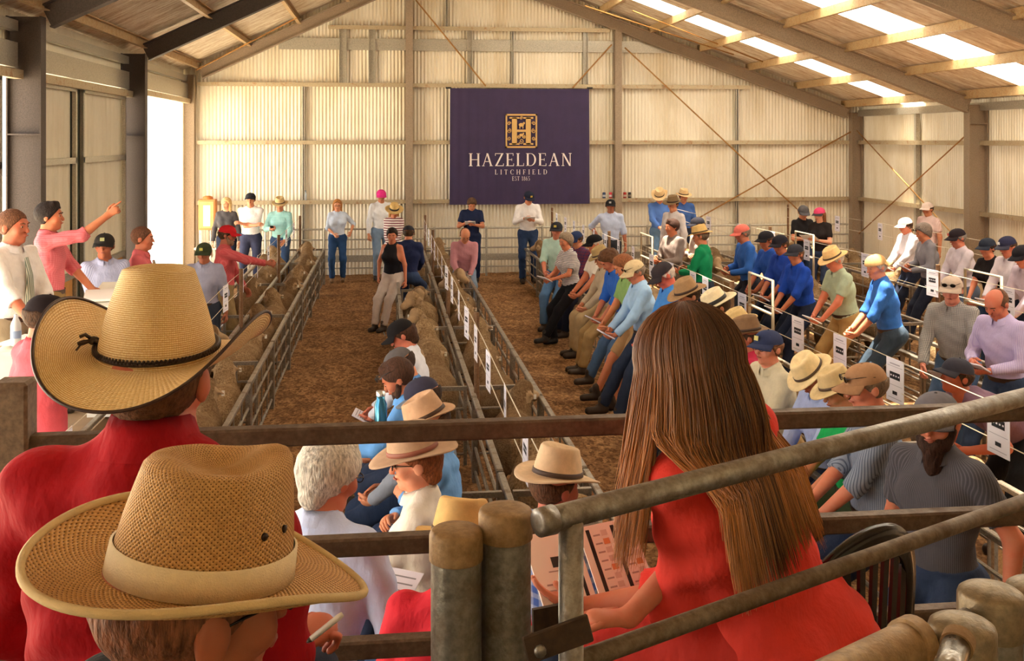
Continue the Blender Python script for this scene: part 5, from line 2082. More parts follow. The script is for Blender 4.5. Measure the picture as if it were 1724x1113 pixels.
# --- second aisle: standing at the back of the right pens
P('dark haired man in taupe shirt behind the right pens', 'man in the taupe shirt', 1131, 369, X=4.2, yaw=112, arms='write', shirt='#8f7f78', pants='#6a5a48', hair=('short', '#3a2218'), head=(-10, 6), tone='#b9714e')
P('man in black cap and pale shirt just behind the green shirted man', 'man in the black cap by the green shirt', 1174, 364, X=4.62, yaw=100, arms='cross', shirt='#b4a49c', pants='#4a4a50', hat=('cap', '#25222a'), head=(-10, 6))
P('man in emerald green shirt and straw hat seen from behind', 'man in emerald green', 1178, 379, X=4.2, yaw=58, arms='write', shirt='#14905c', pants='#2a3040', hat=(dict(FED, band='#3a2a1c'), '#dcb878'), hair=('short', '#7a6450'), head=(10, 8), tone='#c9805e', h=1.82)
P('man in coral cap and denim blue shirt holding a white pad', 'man in the coral cap', 1246, 376, X=5.0, yaw=92, pose='lean', arms='write', shirt='#3568bd', pants='#2a2a34', hat=('cap', '#e8766a'), hair=('short', '#8a7a6c'), head=(0, 16), glasses='sun', note=('pad', '#f2e4c0'), tone='#c4785c', h=1.85)
P('man in black cap and blue work shirt, first of three in a blue row', 'man in the black cap in the blue row', 1288, 387, X=5.0, yaw=100, pose='sit', arms='lap', shirt='#2b55b0', sleeves='rolled', pants='#1f2434', hat=('cap', '#242127'), head=(5, 12), tone='#b06a4c')
P('man in dark cap and royal blue shirt in the middle of the blue row', 'man in the middle of the blue row', 1311, 394, X=4.98, yaw=102, pose='sit', arms='lap', shirt='#2446a8', sleeves='rolled', pants='#1f2434', hat=('cap', '#26222a'), head=(5, 14), tone='#b06a4c', note=('pad', '#e2dfe8'))
P('man in charcoal cap and cobalt shirt nearest of the blue row', 'man in cobalt blue', 1338, 409, X=4.96, yaw=98, pose='sit', arms='lap', shirt='#1f49b4', sleeves='rolled', pants='#20273c', hat=('cap', '#35343c'), hair=('thick', '#6a4832'), head=(20, 8), note=('pad', '#ecebf2'), tone='#c07a58')
P('older man in straw hat and sage shirt writing on a white pad', 'man in the sage shirt', 1398, 417, X=4.98, yaw=96, pose='sit', arms='lap', shirt='#b4c2a6', sleeves='short', pants='#b08e5a', hat=(dict(FED, bw=.07), '#edc488'), hair=('short', '#c9beb4'), head=(0, 22), note=('pad', '#f6f6fa'), tone='#d8876a', belly=.02)
P('man in sunlit denim blue shirt and jeans on the third rail', 'man in sunlit blue', 1472, 426, X=4.98, yaw=78, pose='sit', arms='lap', shirt='#3f78d0', sleeves='rolled', pants='#3e4c5c', hat=('cap', '#caa26e', dict(back=True)), hair=('short', '#c8b8a8'), head=(18, 14), tone='#d89070', h=1.82)
P('man in white cap and white shirt lit by the clear roof strip', 'man in the white cap', 1522, 365, X=7.85, yaw=94, pose='lean', arms='lap', shirt='#f0eaf2', pants=NAVY, hat=('cap', '#f2ece2'), head=(0, 14), note=('pad', '#f2f0f6'), tone='#c97a5c')
P('grey haired man in grey shirt with sunglasses pushed up', 'grey haired man with sunglasses', 1551, 377, X=7.45, yaw=84, pose='lean', arms='write', shirt='#8d8992', pants='#262b3c', hair=('thick', '#8a7a70'), head=(6, 18), glasses='onhat', note=('pad', '#d2d6ea'), tone='#c9805e')
P('man in dark cap and lilac white shirt sitting before the right wall', 'man in lilac white', 1609, 383, X=7.4, yaw=92, pose='lean', arms='lap', shirt='#d5c8d2', pants='#5a6478', hat=('cap', '#2b2227', dict(badge='#c85a4a')), hair=('short', '#8a8078'), head=(0, 14), glasses='clear', note=('pad', '#ece8f0'), tone='#c27860', h=1.8)
P('woman in black v neck top and dark cap by the right wall', 'woman in the black top', 1661, 399, X=7.35, yaw=104, pose='sit', arms='lap', shirt='#1f191b', sleeves='short', tuck=False, pants='#26344c', hat=('cap', '#2a2f3c'), hair=('short', '#3a241c'), female=True, head=(0, 10), collar=False, tone='#d58a6a', h=1.72)
P('man in navy and white cap and pale shirt with a dark pocket', 'man in the navy and white cap', 1693, 396, X=7.3, yaw=100, pose='lean', arms='lap', shirt='#e3d6de', pants=NAVY, hat=('cap', '#2b2c46', dict(badge='#f0ecec', visor='#26243a')), head=(0, 16), note=('pad', '#e9e4ee'), tone='#cf7f62')
P('man in black cap cut off by the right edge of the view', 'man in the black cap at the edge', 1716, 411, X=7.15, yaw=96, pose='sit', arms='lap', shirt='#c9b8c8', pants=NAVY, hat=('cap', '#232026'), head=(0, 22), tone='#d88a6c', h=1.8)
P('man in checked shirt and pale cap holding a sheet of paper', 'man in the pale cap', 1602, 462, X=4.95, yaw=128, pose='sit', arms=dict(L=(-.26, .40, .06), R=(.16, .36, .10)), shirt='#b9b4ae', pat='check', pat2='#4a4c58', freq=3, pants='#4a6284', hat=('cap', '#c9b4a4'), hair=('short', '#7a4a34'), head=(10, 8), glasses='onhat', note=('sheet', '#ece6f2'), tone='#d9907a')
P('balding man in lilac shirt writing beside the pale cap', 'balding man in lilac', 1670, 489, X=4.85, yaw=112, pose='sit', arms='write', shirt='#cbbfe6', pat='stripe', pat2='#b4a6d8', freq=3, pants='#3a4a68', hair=('bald', '#6a4a38'), head=(0, 32), note=('pad', '#dcd8ec'), tone='#c87a62', lean=10)
P('man bending over in a mauve shirt with white side stripes', 'man bending over', 1618, 600, d=7.2, yaw=92, pose='bend', arms=dict(L=(-.15, .32, .45), R=(.15, .36, .35)), shirt='#7d5f72', tuck=False, pants='#1e2026', hat=('cap', '#3b3a44'), head=(0, -10), lean=62, collar=False, tone='#b8664c', sleeves='short')
# ------------------------------------------------------------ foreground: deck, railing, pipes
DECK = 1.20
b = MB(); b.box((-4.1, -1.8, DECK - .12), (6.0, 3.0, DECK)); struct(b.build('floor_deck', mat('#7d6a52', .85, scale=3)))
M_sq = steel('#6f5b49', '#4d3524', 0.5, 0.45, (0.4, 0.7))
M_gal = steel('#a39e96', '#6b5640', 0.36, 0.8, (0.45, 0.75))
M_brn = steel('#a88a62', '#7d5a33', 0.5, 0.4, (0.4, 0.75))
M_gpost = steel('#97948a', '#6e5a42', 0.42, 0.7, (0.48, 0.75))
root = thing('deck_railing', 'brown square tube railing with three bars along the front edge of the deck', 'railing', (0, 2.9, 0))
for z in (2.10, 1.795, 1.515):
    b = MB(); b.beam((-1.15, 0, z), (2.6, 0, z), .05, .05, bev=.006); b.build('rail', M_sq, root, False)
for x in (-.965,):
    b = MB(); b.box((x - .045, -.045, DECK), (x + .045, .045, 2.27), 0, None, .008); b.build('post', steel('#8a7560', '#5d4632', .5, .3), root)


def pipe_post(px, d, pyc, rad, lab, dome):
    p = at_d(px, pyc, d)
    r_ = thing('pipe_post', lab, 'post', (p.x, p.y, DECK), 0, None)
    H = p.z - DECK
    b = MB(); b.lathe([(rad, 0), (rad, H - .048)], 40); b.build('tube', M_gpost, r_, True, True)
    b = MB()
    if dome:
        pr = [(rad, H - .062), (rad + .004, H - .06), (rad + .0035, H - .010), (rad + .0015, H - .004), (rad - .004, H), (rad * .6, H + .0045), (rad * .25, H + .0065), (.0005, H + .007)]
    else:
        pr = [(rad, H - .05), (rad + .003, H - .048), (rad + .003, H - .008), (rad + .0005, H - .001), (rad - .004, H + .002), (rad * .5, H + .004), (.0005, H + .004)]
    b.lathe(pr, 40); b.build('cap', M_brn if not dome else steel('#94846a', '#6f5c3a', .4, .6), r_, True, True)
    return p


pa = pipe_post(768, 1.77, 892, .0425, 'thick steel pipe post with brown cap, shorter of the pair at the gate hinge', False)
pb_ = pipe_post(851, 1.80, 857, .0435, 'thick steel pipe post with brown cap, taller of the pair at the gate hinge', False)
pipe_post(1668, 1.46, 992, .0405, 'domed steel pipe post, taller of the two in the near corner', True)
pipe_post(1620, 1.36, 1046, .0385, 'domed steel pipe post, shorter of the two in the near corner', True)
pipe_post(1752, 1.52, 985, .0440, 'domed steel pipe post cut off by the picture edge', True)
G1, G2 = Vector((.2616, 1.731, 2.265)), Vector((2.0, 2.66, 2.265))
gd = (G2 - G1).normalized()
root = thing('pipe_gate', 'heavy galvanised pipe gate swung open in front of the long haired woman', 'gate', (0, 0, 0))
b = MB()
b.tube([G1 - gd * .012, G1 - gd * .010, G1 + gd * .02], [.012, .0235, .0245], 20)
b.tube([G1 + gd * .02, G2], .0215, 20)
b.build('top_rail', M_gal, root, True)
b = MB(); g0 = Vector((G1.x, G1.y, 2.012)) + gd * .06; b.tube([g0, Vector((G2.x, G2.y, 2.006))], .0175, 16); b.build('lower_rail', steel('#857460', '#5a432c', .5, .5, (.4, .7)), root, True)
st = G1 + gd * .058
b = MB(); b.tube([Vector((st.x, st.y, DECK + .2)), Vector((st.x, st.y, 2.255))], .0215, 20); b.build('stile', M_gal, root, True)
b = MB(); b.tube([Vector((G2.x, G2.y, DECK + .2)), Vector((G2.x, G2.y, 2.255))], .0215, 16); b.build('stile', M_gal, root, True)
b = MB(); b.tube([Vector((st.x, st.y, DECK + .25)), Vector((G2.x, G2.y, DECK + .25))], .0175, 12); b.build('lower_rail', M_gal, root, True)
pl0, pl1 = at_d(884, 1096, 1.690), at_d(994, 1056, 1.712)
hb_ = MB(); hb_.beam(pl0, pl1, .008, .046, bev=.002); hp = hb_.build('hinge_plate', steel('#4e3b2c', '#3a2a1e', .6, .3), root)
b = MB(); q = pl0 + (pl1 - pl0) * .22; b.tube([q + Vector((0, -.010, -.006)), q + Vector((0, -.003, -.006))], .010, 10); b.build('bolt', M_gal, hp, True)
b = MB(); b.beam(at_d(897, 1050, 1.82) + Vector((0, 0, .0)), at_d(948, 1040, 1.84), .008, .05); b.build('hinge_plate', steel('#4e3b2c', '#3a2a1e', .6, .3), root)

root = thing('brown_pipe', 'brown pipe rail end with a collar in the near corner', 'pipe')
e0, e1 = at_d(1545, 1078, 1.36), at_d(1360, 1170, 1.22)
dv = (e1 - e0).normalized()
b = MB(); b.tube([e0 + dv * .005, e1], .0285, 24); b.build('tube', M_brn, root, True, True)
b = MB(); b.tube([e0, e0 + dv * .003, e0 + dv * .024, e0 + dv * .026], [.026, .0325, .0325, .0285], 24); b.build('collar', M_brn, root, True, True)
b = MB(); b.tube([e0 - dv * .0, e0 - dv * .12], .011, 12); b.build('inner_rod', M_gal, root, True)
root = thing('steel_pipe', 'bright steel pipe end with a brown rim beside the domed posts', 'pipe')
e0, e1 = at_d(1616, 1074, 1.26), at_d(1572, 1190, 1.16)
dv = (e1 - e0).normalized()
b = MB(); b.tube([e0 + dv * .004, e1], .0165, 24); b.build('tube', steel('#b0aaa0', '#8a7558', .25, .9, (.6, .9)), root, True)
b = MB(); b.tube([e0, e0 + dv * .002, e0 + dv * .018], [.015, .0190, .0190], 24); b.build('collar', M_brn, root, True, True)

# ------------------------------------------------------------ black chair
cp = at_d(1350, 880, 2.68)
CZ = DECK
root = thing('plastic_chair', 'glossy black plastic chair with a slotted round back beside the long haired woman', 'chair', (cp.x, cp.y, CZ), R(28))
M_blk = flat('#14100f', .18)


def chair_back():
    b = MB()
    n, hgt = 24, cp.z - CZ + .06

    def pt(a, r_, dz=0):       # arch outline
        x = .235 * r_ * math.cos(a)
        z = .45 + (hgt - .45) * (.30 + .70 * (r_ if r_ <= 1 else 1) * math.sin(a)) if math.sin(a) > 0 else .45
        return x, -.20 - .06 * (z - .45) + .05 * (x / .235) ** 2, z
    vs, fs = [], []
    for i in range(n + 1):
        a = PI * i / n
        for (r_, dy) in ((1.0, 0), (.97, .014), (.74, .014), (.72, 0), (.72, -.012), (.98, -.012)):
            x, y, z = pt(a, r_)
            vs.append((x, y + dy, z))
    for i in range(n):
        for k in range(6):
            k2 = (k + 1) % 6
            fs.append((i * 6 + k, i * 6 + k2, (i + 1) * 6 + k2, (i + 1) * 6 + k))
    b.add(vs, fs)
    return b, pt


bk, pt = chair_back()
bko = bk.build('backrest', M_blk, root, True)
for k in range(7):
    x = -.14 + k * .14 * 2 / 6
    a = math.acos(max(-1, min(1, x / (.235 * .74))))
    zt = pt(a, .74)[2]
    b = MB(); b.beam((x * .8, -.205, .44), (x, pt(a, .74)[1], zt), .020, .010, up=(0, 1, 0)); b.build('slat', M_blk, bko)
b = MB(); b.box((-.24, -.22, .42), (.24, .14, .45), 0, None, .012); b.build('seat', M_blk, root)
for sx in (-1, 1):
    for sy in (-1, 1):
        b = MB(); b.tube([(sx * .20, sy * .13 - .04, .43), (sx * .24, sy * .18 - .04, 0)], [.022, .016], 10); b.build('leg', M_blk, root, True)


# ------------------------------------------------------------ woven hats
def weave(name, c1, c2, hole, pu, pv, diag):
    m = bpy.data.materials.new(name)
    m.use_nodes = True
    nt = m.node_tree
    b = nt.nodes['Principled BSDF']
    b.inputs['Roughness'].default_value = .62
    b.inputs['Specular IOR Level'].default_value = .3
    tc = nt.nodes.new('ShaderNodeTexCoord')
    uv = tc.outputs['UV']
    v = _map(nt, uv, (1, 1, 1), (0, 0, R(40) if diag else 0))
    wob = nt.nodes.new('ShaderNodeTexNoise'); wob.inputs['Scale'].default_value = 60; nt.links.new(uv, wob.inputs['Vector'])
    w1 = _wave(nt, v, .314 / pu, 'X', .8)
    w2 = _wave(nt, v, .314 / pv, 'Y', .8)
    mul = nt.nodes.new('ShaderNodeMath'); mul.operation = 'ADD' if diag else 'MULTIPLY'
    nt.links.new(w1, mul.inputs[0]); nt.links.new(w2, mul.inputs[1])
    big = _noise(nt, uv, 9, 4)
    fine = _noise(nt, uv, 260, 3)
    base = _mix(nt, lin(c1), lin(c2), _ramp(nt, fine, .38, .66))
    if diag:
        f = _ramp(nt, mul.outputs[0], .52, .12)
        base = _mix(nt, base, lin(hole), f)
        base = _mix(nt, base, lin(c2), _ramp(nt, big, .4, .75))
        base = _mix(nt, base, lin(hole), f)
    else:
        f = _ramp(nt, w2, .5, .0)
        base = _mix(nt, base, lin(hole), f)
    nt.links.new(base, b.inputs['Base Color'])
    _bump(nt, b, mul.outputs[0], .55, .004)
    return m


def woven_hat(parent, H, hc, a, b, z0, crown_fn, brim_fn, material, nseg=96):
    """crown_fn(f, th) and brim_fn(q, th) give hat space points; the hat is one mesh with a uv in metres"""
    P = lambda p: tuple(np.asarray(hc) + H @ V3(*p))
    vs, uv, fs, rings = [], [], [], []

    def ring(fn, vv):
        o = len(vs)
        for i in range(nseg + 1):
            t = 2 * PI * i / nseg
            vs.append(P(fn(t)))
            uv.append((t * .10, vv))
        rings.append(o)
    nb_ = 14
    ring(lambda t: [x + y for x, y in zip(brim_fn(0, t), (0, 0, -.003))], -.20)
    for k in range(1, nb_):
        q = k / (nb_ - 1)
        ring(lambda t: [x + y for x, y in zip(brim_fn(q, t), (0, 0, -.003))], -.20 - q * .10)
    for k in range(nb_):
        q = 1 - k / (nb_ - 1)
        ring(lambda t: brim_fn(q, t), -.10 * q)
    for k in range(1, 27):
        ring(lambda t: crown_fn(k / 26, t), k / 26 * .24)
    n1 = nseg + 1
    for r0, r1 in zip(rings[:-1], rings[1:]):
        for i in range(nseg):
            fs.append((r0 + i, r0 + i + 1, r1 + i + 1, r1 + i))
    hb = MB()
    hb.add(vs, fs)
    hb.uv = uv
    ho = hb.build('hat', material, parent, True)
    edge = [P(brim_fn(1, 2 * PI * i / 96)) for i in range(97)]
    return ho, edge, P


def smooth01(x):
    x = max(0, min(1, x))
    return x * x * (3 - 2 * x)


# man in the cowboy hat
r_, I = person('man in red shirt and tall straw cowboy hat with dark braided band, seen from behind', 'man in the straw cowboy hat', 264, 512, d=1.86, yaw=-9, pose='sit',
               arms=dict(L=(-.20, .30, .10), R=(.16, .30, .14), dirR=(.55, .75, .1), palR=(-.3, .1, -1), curlR=55, poleR=(.3, -.6, -1), poleL=(-1.0, -.4, -.6)), h=1.90, fold=1.8, colh=1.5, cutz=.02, shirt='#a8121e', pants='#2b3245', hair=('short', '#6a4a34'),
               tone='#c07258', head=(-4, 4), hatcut=True, neckl=.03, lean=7, floor=DECK, hipz=.56, vox=.0085, feet=dict(L=(-.16, .46, .085), R=(.16, .46, .085)), belly=.02)
s, H0, hc0 = I['s'], I['H'], I['hc']
Hh = H0 @ rotm('x', 7) @ rotm('y', 3)
A_, B_ = .096 * 1.02, .113


def crown1(f, t):
    sn, cs = -math.sin(t), math.cos(t)
    if f < .62:
        g = f / .62
        rad = 1 - .38 * g ** 1.35
        z = .150 * g ** .92
        fr = max(0, cs)
        x, y = sn * A_ * rad * (1 - .18 * g * fr), cs * B_ * rad
        z += .012 * g * abs(cs) ** 2 * (1 if cs < 0 else -.2)
    else:
        g = (f - .62) / .38
        rad = .62 * (1 - g)
        x, y = sn * A_ * rad * (1 - .18 * max(0, cs)), cs * B_ * rad
        rim = math.sin(min(1, g * 4) * PI / 2) * .006
        z = .150 + rim + .012 * (1 - g) * cs * cs * (1 if cs < 0 else -.2) - .034 * smooth01(g * 1.5) * (1 - .15 * cs)
    return x, y, z + .045


def brim1(q, t):
    sn, cs = -math.sin(t), math.cos(t)
    n = unit(V3(sn * B_, cs * A_, 0))
    bw = .112
    up = .088 * q ** 1.9 * abs(sn) ** 2.2
    x = sn * A_ + n[0] * bw * q * (1 - .24 * q * abs(sn) ** 2)
    y = cs * B_ + n[1] * bw * q
    return x, y, .045 + up - .030 * q ** 1.5 * cs * cs - .004 * q


M_cow = weave('palm_weave', '#fbe2b0', '#ecc98c', '#c4944e', .0040, .0032, False)
ho, edge, PP = woven_hat(r_, Hh, hc0, A_, B_, 0, crown1, brim1, M_cow)
b = MB(); b.tube(edge, .0030, 6, cap=False); b.build('brim_edging', flat('#3a2117', .5), ho, True)
b = MB()
band = [PP((lambda p: (p[0] * 1.02, p[1] * 1.02, p[2] + .010 + .004 * math.cos(2 * PI * i / 96)))(crown1(.015, 2 * PI * i / 96))) for i in range(97)]
b.tube(band, .0048, 8, cap=False)
for k in range(0, 96 * 2):
    t = 2 * PI * k / 192
    p = crown1(.015, t)
    c = Vector(PP((p[0] * 1.055, p[1] * 1.055, p[2] + .010)))
    t2 = t + .022
    p2 = crown1(.015, t2)
    c2 = Vector(PP((p2[0] * 1.055, p2[1] * 1.055, p2[2] + .014 - .008 * (k % 2))))
    b.tube([c, c2], .0022, 4)
bo = b.build('hat_band', flat('#2c1a12', .45), ho, True)
b = MB()
kt = 2 * PI * .29
p = crown1(.02, kt)
kx = Vector(PP((p[0] * 1.06 - .004, p[1], p[2] + .016)))
U = lambda x, y, z: Vector(Hh @ V3(x, y, z))
b.ell(kx, (.011, .009, .008), 0, None, 8, 6)
for (dx, dy, dz, L) in ((-.022, -.01, -.004, .0), (.026, -.016, .0, 0), (-.020, -.008, .008, 0)):
    b.tube([kx, kx + U(dx * .6, dy, dz + .004), kx + U(dx, dy * 1.4, dz)], .0032, 6)
b.tube([kx, kx + U(-.018, -.012, -.006), kx + U(-.026, -.022, -.020), kx + U(-.040, -.034, -.032)], .0018, 5)
b.build('band_knot', flat('#2c1a12', .45), bo, True)
pn0 = at_d(516, 1082, 1.72)
pn1 = at_d(577, 1034, 1.74)


def pen(a, c, label, col, col2):
    d = (c - a)
    b = MB(); b.tube([a + d * .12, a + d * .9, c], [.0048, .0052, .0042], 10)
    o = b.build('pen', flat(col, .35), None, True)
    tag(o, label, 'pen')
    b = MB(); b.tube([a, a + d * .04, a + d * .12], [.001, .003, .0046], 10); b.build('tip', flat(col2, .3), o, True)
    side = d.cross(Vector((0, 0, 1))).normalized() * -.006
    b = MB(); b.tube([a + d * .62 + side, a + d * .97 + side], .0022, 6); b.build('clip', flat(col2, .3), o, True)
    return o


pen(pn0, pn1, 'white ballpoint pen held by the man in the straw cowboy hat', '#e6e0da', '#3a3434')

# man in the burlap weave hat
r_, I = person('man in dark shirt, glasses and coarse straw hat with cream band, nearest the camera', 'man in the coarse straw hat', 326, 846, d=1.21, yaw=-58, pose='sit', arms='lap', h=1.75, shirt='#26221f',
               pants='#2b2b30', hair=('crop', '#7a4e38'), tone='#a8684c', head=(0, 4), hatcut=True, cutz=.036, colh=1.6, neckl=.03, lean=14, floor=DECK, hipz=.50, vox=.0075, glasses='clear', feet=dict(L=(-.16, .46, .085), R=(.16, .46, .085)))
H0, hc0 = I['H'], I['hc']
Hh = H0 @ rotm('x', -5) @ rotm('y', 4)
A2, B2 = .089, .106


def crown2(f, t):
    sn, cs = -math.sin(t), math.cos(t)
    fr = max(0, cs)
    if f < .60:
        g = f / .60
        rad = 1 - .20 * g ** 1.4
        x, y = sn * A2 * rad * (1 - .30 * g ** 1.5 * fr), cs * B2 * rad * (1 + .02 * g)
        z = .125 * g ** .95 + .016 * g * g * fr ** 3
    else:
        g = (f - .60) / .40
        rad = .80 * (1 - g)
        x, y = sn * A2 * rad * (1 - .30 * fr), cs * B2 * rad
        rim = math.sin(min(1, g * 3.2) * PI / 2) * .010
        z = .125 + rim + .016 * fr ** 3 * (1 - g) - .028 * smooth01(g * 1.25)
        z += .010 * math.exp(-(x / .02) ** 2) * smooth01(g * 2)
    return x, y, z + .042


def brim2(q, t):
    sn, cs = -math.sin(t), math.cos(t)
    n = unit(V3(sn * B2, cs * A2, 0))
    bw = .088
    up = .034 * q ** 1.9 * abs(sn) ** 2
    x = sn * A2 + n[0] * bw * q * (1 - .08 * q * abs(sn) ** 2)
    y = cs * B2 + n[1] * bw * q
    return x, y, .042 + up - .016 * q ** 1.6 * cs * cs + .022 * q ** 3 * max(0, -cs) ** 2


M_bur = weave('burlap_weave', '#dcae6e', '#c08f52', '#6a4420', .0046, .0046, True)
ho, edge, PP = woven_hat(r_, Hh, hc0, A2, B2, 0, crown2, brim2, M_bur)
b = MB(); b.tube(edge, .0050, 8, cap=False); b.build('brim_edging', mat('#cdb27e', .8, var=.06, scale=60, bump=.3, bscale=400), ho, True)
b = MB()
n = 96
vs, fs = [], []
for (fz, dr) in ((.0, .0015), (.0, .004), (.145, .0045), (.150, .0015)):
    for i in range(n):
        p = crown2(fz, 2 * PI * i / n)
        k = 1 + dr / math.hypot(p[0], p[1])
        vs.append(PP((p[0] * k, p[1] * k, p[2] + .002)))
for r in range(3):
    for i in range(n):
        j = (i + 1) % n
        fs.append((r * n + i, r * n + j, (r + 1) * n + j, (r + 1) * n + i))
b.add(vs, fs)
b.build('hat_band', mat('#f2dfb8', .85, var=.05, scale=80, bump=.5, bscale=500), ho, True)
for tt in (2 * PI * .80, 2 * PI * .86):
    b = MB()
    p = crown2(.30, tt)
    c = Vector(PP(p))
    nn = U(p[0] / A2, p[1] / B2, 0)
    nn = Vector(Hh @ unit(V3(p[0] / A2 ** 2, p[1] / B2 ** 2, .3)))
    b.tube([c - nn * .001, c + nn * .002], .0045, 10)
    b.build('eyelet', flat('#2a1c10', .4, .5), ho, True)

# ------------------------------------------------------------ woman with long hair
r_, I = person('woman with long brown hair and coral red shirt, seen from behind at the gate', 'long haired woman', 1152, 532, d=2.40, yaw=42, pose='sit',
               sleeves='rolled', rollf=.35, arms=dict(L=(-.12, .36, .15), R=(.00, .32, .12), wL=at_d(985, 1022, 2.44), wR=at_d(1058, 1040, 2.30), poleL=(.3, .2, -1), poleR=(.6, -.5, -.8), dirL=(-.55, .7, .25), palL=(.3, .2, .9), dirR=(-.75, .62, .05), palR=(-.1, .2, -1), curlR=34, curlL=18), h=1.70, shirt='#e8443a', pants='#c8372f', hair=None,
               tone='#cf8468', side=18, fold=1.6, loose=.018, slen=.34, head=(-18, 10), lean=16, floor=DECK, hipz=.56, vox=.0085, female=True, tuck=False, feet=dict(L=(-.16, .46, .085), R=(.16, .46, .085)))
H0, hc0, s = I['H'], I['hc'], I['s']
rh = random.Random(77)
m, nt, b_, v_ = base_mat('long_hair', .42)
sepn = nt.nodes.new('ShaderNodeTexCoord')
uvn = sepn.outputs['UV']
sx_ = nt.nodes.new('ShaderNodeSeparateXYZ'); nt.links.new(uvn, sx_.inputs[0])
g_ = _ramp(nt, sx_.outputs[1], .22, .8)
mm = nt.nodes.new('ShaderNodeMath'); mm.operation = 'MULTIPLY'; nt.links.new(g_, mm.inputs[0]); nt.links.new(_ramp(nt, sx_.outputs[0], .1, .95), mm.inputs[1])
c1 = _mix(nt, lin('#3a2214'), lin('#7a4a28'), sx_.outputs[0])
nt.links.new(_mix(nt, c1, lin('#d08a48'), mm.outputs[0]), b_.inputs['Base Color'])
b_.inputs['Specular IOR Level'].default_value = .5
b_.inputs['Anisotropic'].default_value = .5
M_long = m
hb = MB()
huv = []
ax, ay, az = .100 * s, .112 * s, .102 * s
NST = 3400
for i in range(NST):
    ph = R(rh.uniform(-128, 128))
    th0 = R(rh.uniform(3, 78)) if i > 900 else R(rh.uniform(2, 30))
    layer = rh.uniform(.004, .026)
    L = rh.choice((rh.uniform(.33, .43), rh.uniform(.26, .42))) + .05 * (1 - abs(math.sin(ph))) * rh.random() - .05 * max(0, math.sin(ph))
    tone_ = min(1, max(0, .5 * rh.random() + .5 * abs(math.sin(ph)) ** 1.5 * rh.uniform(.5, 1.2)))
    pts = []
    w1, w2, w3 = rh.uniform(-1, 1), rh.uniform(-1, 1), rh.random()
    for k in range(6):
        th = th0 + (R(98) - th0) * k / 5
        pts.append((math.sin(ph) * math.sin(th) * (ax + layer), -math.cos(ph) * math.sin(th) * (ay + layer) - .012, math.cos(th) * (az + layer) + .03))
    x0, y0, z0 = pts[-1]
    nseg = 9
    for k in range(1, nseg + 1):
        g = k / nseg
        z = z0 - L * g
        spread = max(0, math.sin(ph))
        x = x0 * (1 + .12 * g) + .035 * g ** 1.5 * spread ** 1.2 - .085 * g ** 1.1 * max(0, -math.sin(ph)) ** 1.2 + .006 * w1 * math.sin(g * 5 + w2 * 3)
        back = max(0, math.cos(ph))
        y = y0 - (.045 * math.sin(min(1, g * 1.6) * PI / 2)) * (back ** .5) - .03 * g * spread + .006 * w2 * math.sin(g * 4 + w1 * 3)
        if g > .45:
            y = min(y, -.085 - .02 * g) if ph > -R(70) else y
        pts.append((x, y, z))
    rad = rh.uniform(.0010, .0019)
    rads = [rad * .7] + [rad] * (len(pts) - 4) + [rad * .8, rad * .5, rad * .2]
    vs0 = hb.n
    Hx = H0
    wp = []
    for j, p in enumerate(pts):
        if j < 6:
            q = hc0 + Hx @ V3(*p)
            last = q
            lastp = p
        else:            # falls straight down in the shirt's space, whatever the tilt of the head
            dx, dy, dz = p[0] - lastp[0], p[1] - lastp[1], p[2] - lastp[2]
            q = last + V3(dx, dy, dz)
            if ph > -R(80):
                uu = (q[2] - I['hip'][2]) / I['up'][2]
                yb = I['hip'][1] + I['up'][1] * uu - .138 - .020 * w3
                tt = smooth01((I['nb'][2] + .02 - q[2]) / .11)
                q[1] = min(q[1], q[1] + (yb - q[1]) * tt)
        wp.append(tuple(q))
    hb.tube(wp, rads, 4, 0, False)
    npt = len(wp)
    for j in range(npt):
        huv += [(tone_, j / (npt - 1))] * 4
hb.uv = huv
ho = hb.build('hair', M_long, r_, True)
# scalp under the strands
hv = Vol(hc0 - .5, hc0 + .25, .009)
HC = I['HC']
hv.cap(HC(0, -.014, .03), HC(0, -.014, .03), .094 * s, k=.02, M=H0, sc=(.88, 1.08, 1.0), cuts=[(hc0 + H0 @ unit(V3(0, .75, -.66)) * .02, H0 @ unit(V3(0, .75, -.66)))])
hv.cap(HC(-.04, -.05, .0), HC(-.045, -.09, -.24), .055, .03, k=.04)
hv.cap(HC(.04, -.05, .0), HC(.06, -.09, -.24), .055, .03, k=.04)
V, Q = hv.nets()
to_obj('under_hair', V, Q, flat('#2e1a10', .6), ho)

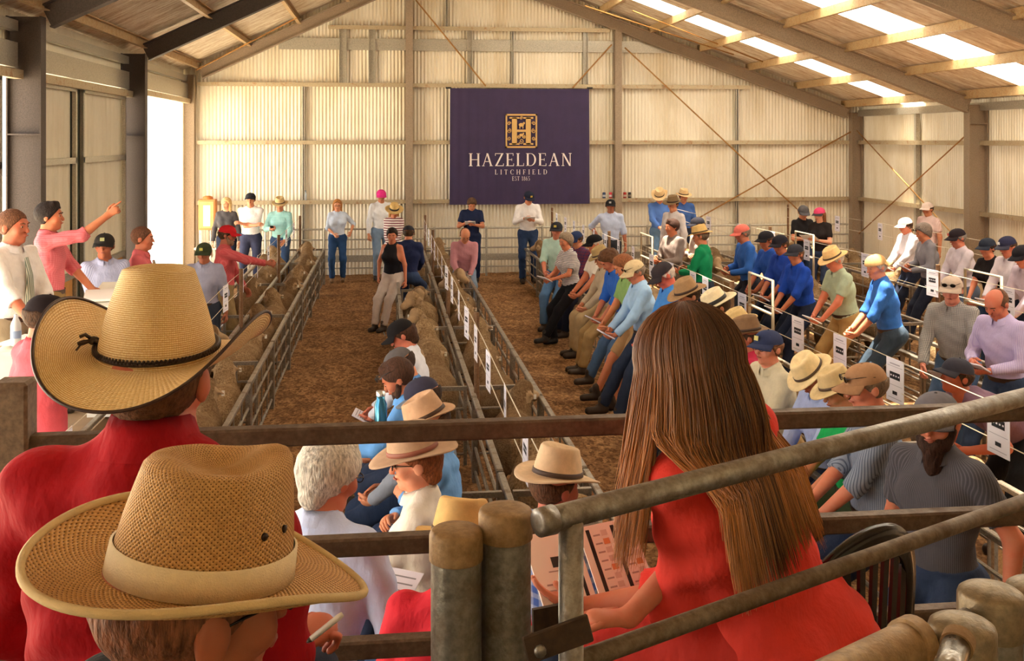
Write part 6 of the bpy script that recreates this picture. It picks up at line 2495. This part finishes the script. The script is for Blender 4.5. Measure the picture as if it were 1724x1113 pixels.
# her booklet and pen
bp = at_d(992, 962, 2.52)
root = thing('sale_catalogue', 'open printed catalogue of pinkish pages held by the long haired woman', 'catalogue', bp, R(18))
M_pg = flat('#f3e6e0', .7)
Mt = Matrix.Rotation(R(48), 4, 'X')
for k, (x0_, x1_, tl) in enumerate(((-.15, -.005, .10), (.005, .15, -.10))):
    b = MB()
    b.box((x0_, -.105, -.002), (x1_, .105, .002), 0, Mt @ Matrix.Rotation(tl, 4, 'Y'))
    pg = b.build('page', M_pg, root)
    b = MB()
    M2 = Mt @ Matrix.Rotation(tl, 4, 'Y')

    def rct(xa, ya, xb, yb, mi):
        b.add([tuple(M2 @ Vector(p)) for p in ((xa, ya, .0026), (xb, ya, .0026), (xb, yb, .0026), (xa, yb, .0026))], [(0, 1, 2, 3)], mi)
    if k == 0:
        rct(-.095, .02, -.070, .045, 0); rct(-.11, .010, -.055, .013, 1)
        rct(-.030, -.095, -.020, .095, 0)
        for i in range(5):
            rct(-.125, -.02 - i * .014, -.05, -.016 - i * .014, 1)
    else:
        for c in range(2):
            xo = .022 + c * .066
            rct(xo, -.095, xo + .010, .095, 0)
            for i in range(9):
                rct(xo + .016, -.092 + i * .021, xo + .034, -.088 + i * .021, 1)
                rct(xo + .038, -.094 + i * .021, xo + .054, -.080 + i * .021, 2 if i % 3 == 1 else 3)
    b.build('print', [flat('#2a2220', .8), flat('#b09a96', .8), flat('#d98a5a', .8), flat('#d9c2ba', .8)], pg)
pen(at_d(1000, 1046, 2.36), at_d(1062, 1026, 2.36), 'dark pen with a silver end held by the long haired woman', '#2a2730', '#c9a894')
# steel flask held in the left aisle
p = at_d(641, 700, 6.4)
b = MB(); b.lathe([(.001, 0), (.036, 0), (.038, .01), (.038, .17), (.026, .20), (.026, .22), (.001, .22)], 20)
o = b.build('drink_flask', flat('#3f7fa0', .15, .7), None, True); o.location = (p.x, p.y, p.z - .1)
tag(o, 'blue metal flask held beside the man with sunglasses on his head', 'flask')
b = MB(); b.lathe([(.028, .222), (.028, .25), (.001, .252)], 16); b.build('lid', flat('#c9ced2', .2, .8), o, True)

# ------------------------------------------------------------ make room: no sheep where somebody stands, then number each lane
spots = []
for (pr, inf) in PEOPLE:
    hip = inf['Mw'] @ Vector(inf['hip'])
    spots.append((hip.x, hip.y))
lanes = {}
for nm_ in [o.name for o in COL.objects if o.get('category') == 'sheep']:
    o = bpy.data.objects[nm_]
    if any(abs(o.location.x - x) < .40 and abs(o.location.y - y) < .66 for x, y in spots):
        for c in [c for c in COL.objects if c.parent == o]:
            bpy.data.objects.remove(c)
        bpy.data.objects.remove(o)
        continue
    lanes.setdefault(o['group'], []).append(o)
for g, L in lanes.items():
    L.sort(key=lambda o: (o.location.y, o.location.x))
    for i, o in enumerate(L):
        o['label'] = 'woolly %s, %s from the deck' % (g, ORD[i])
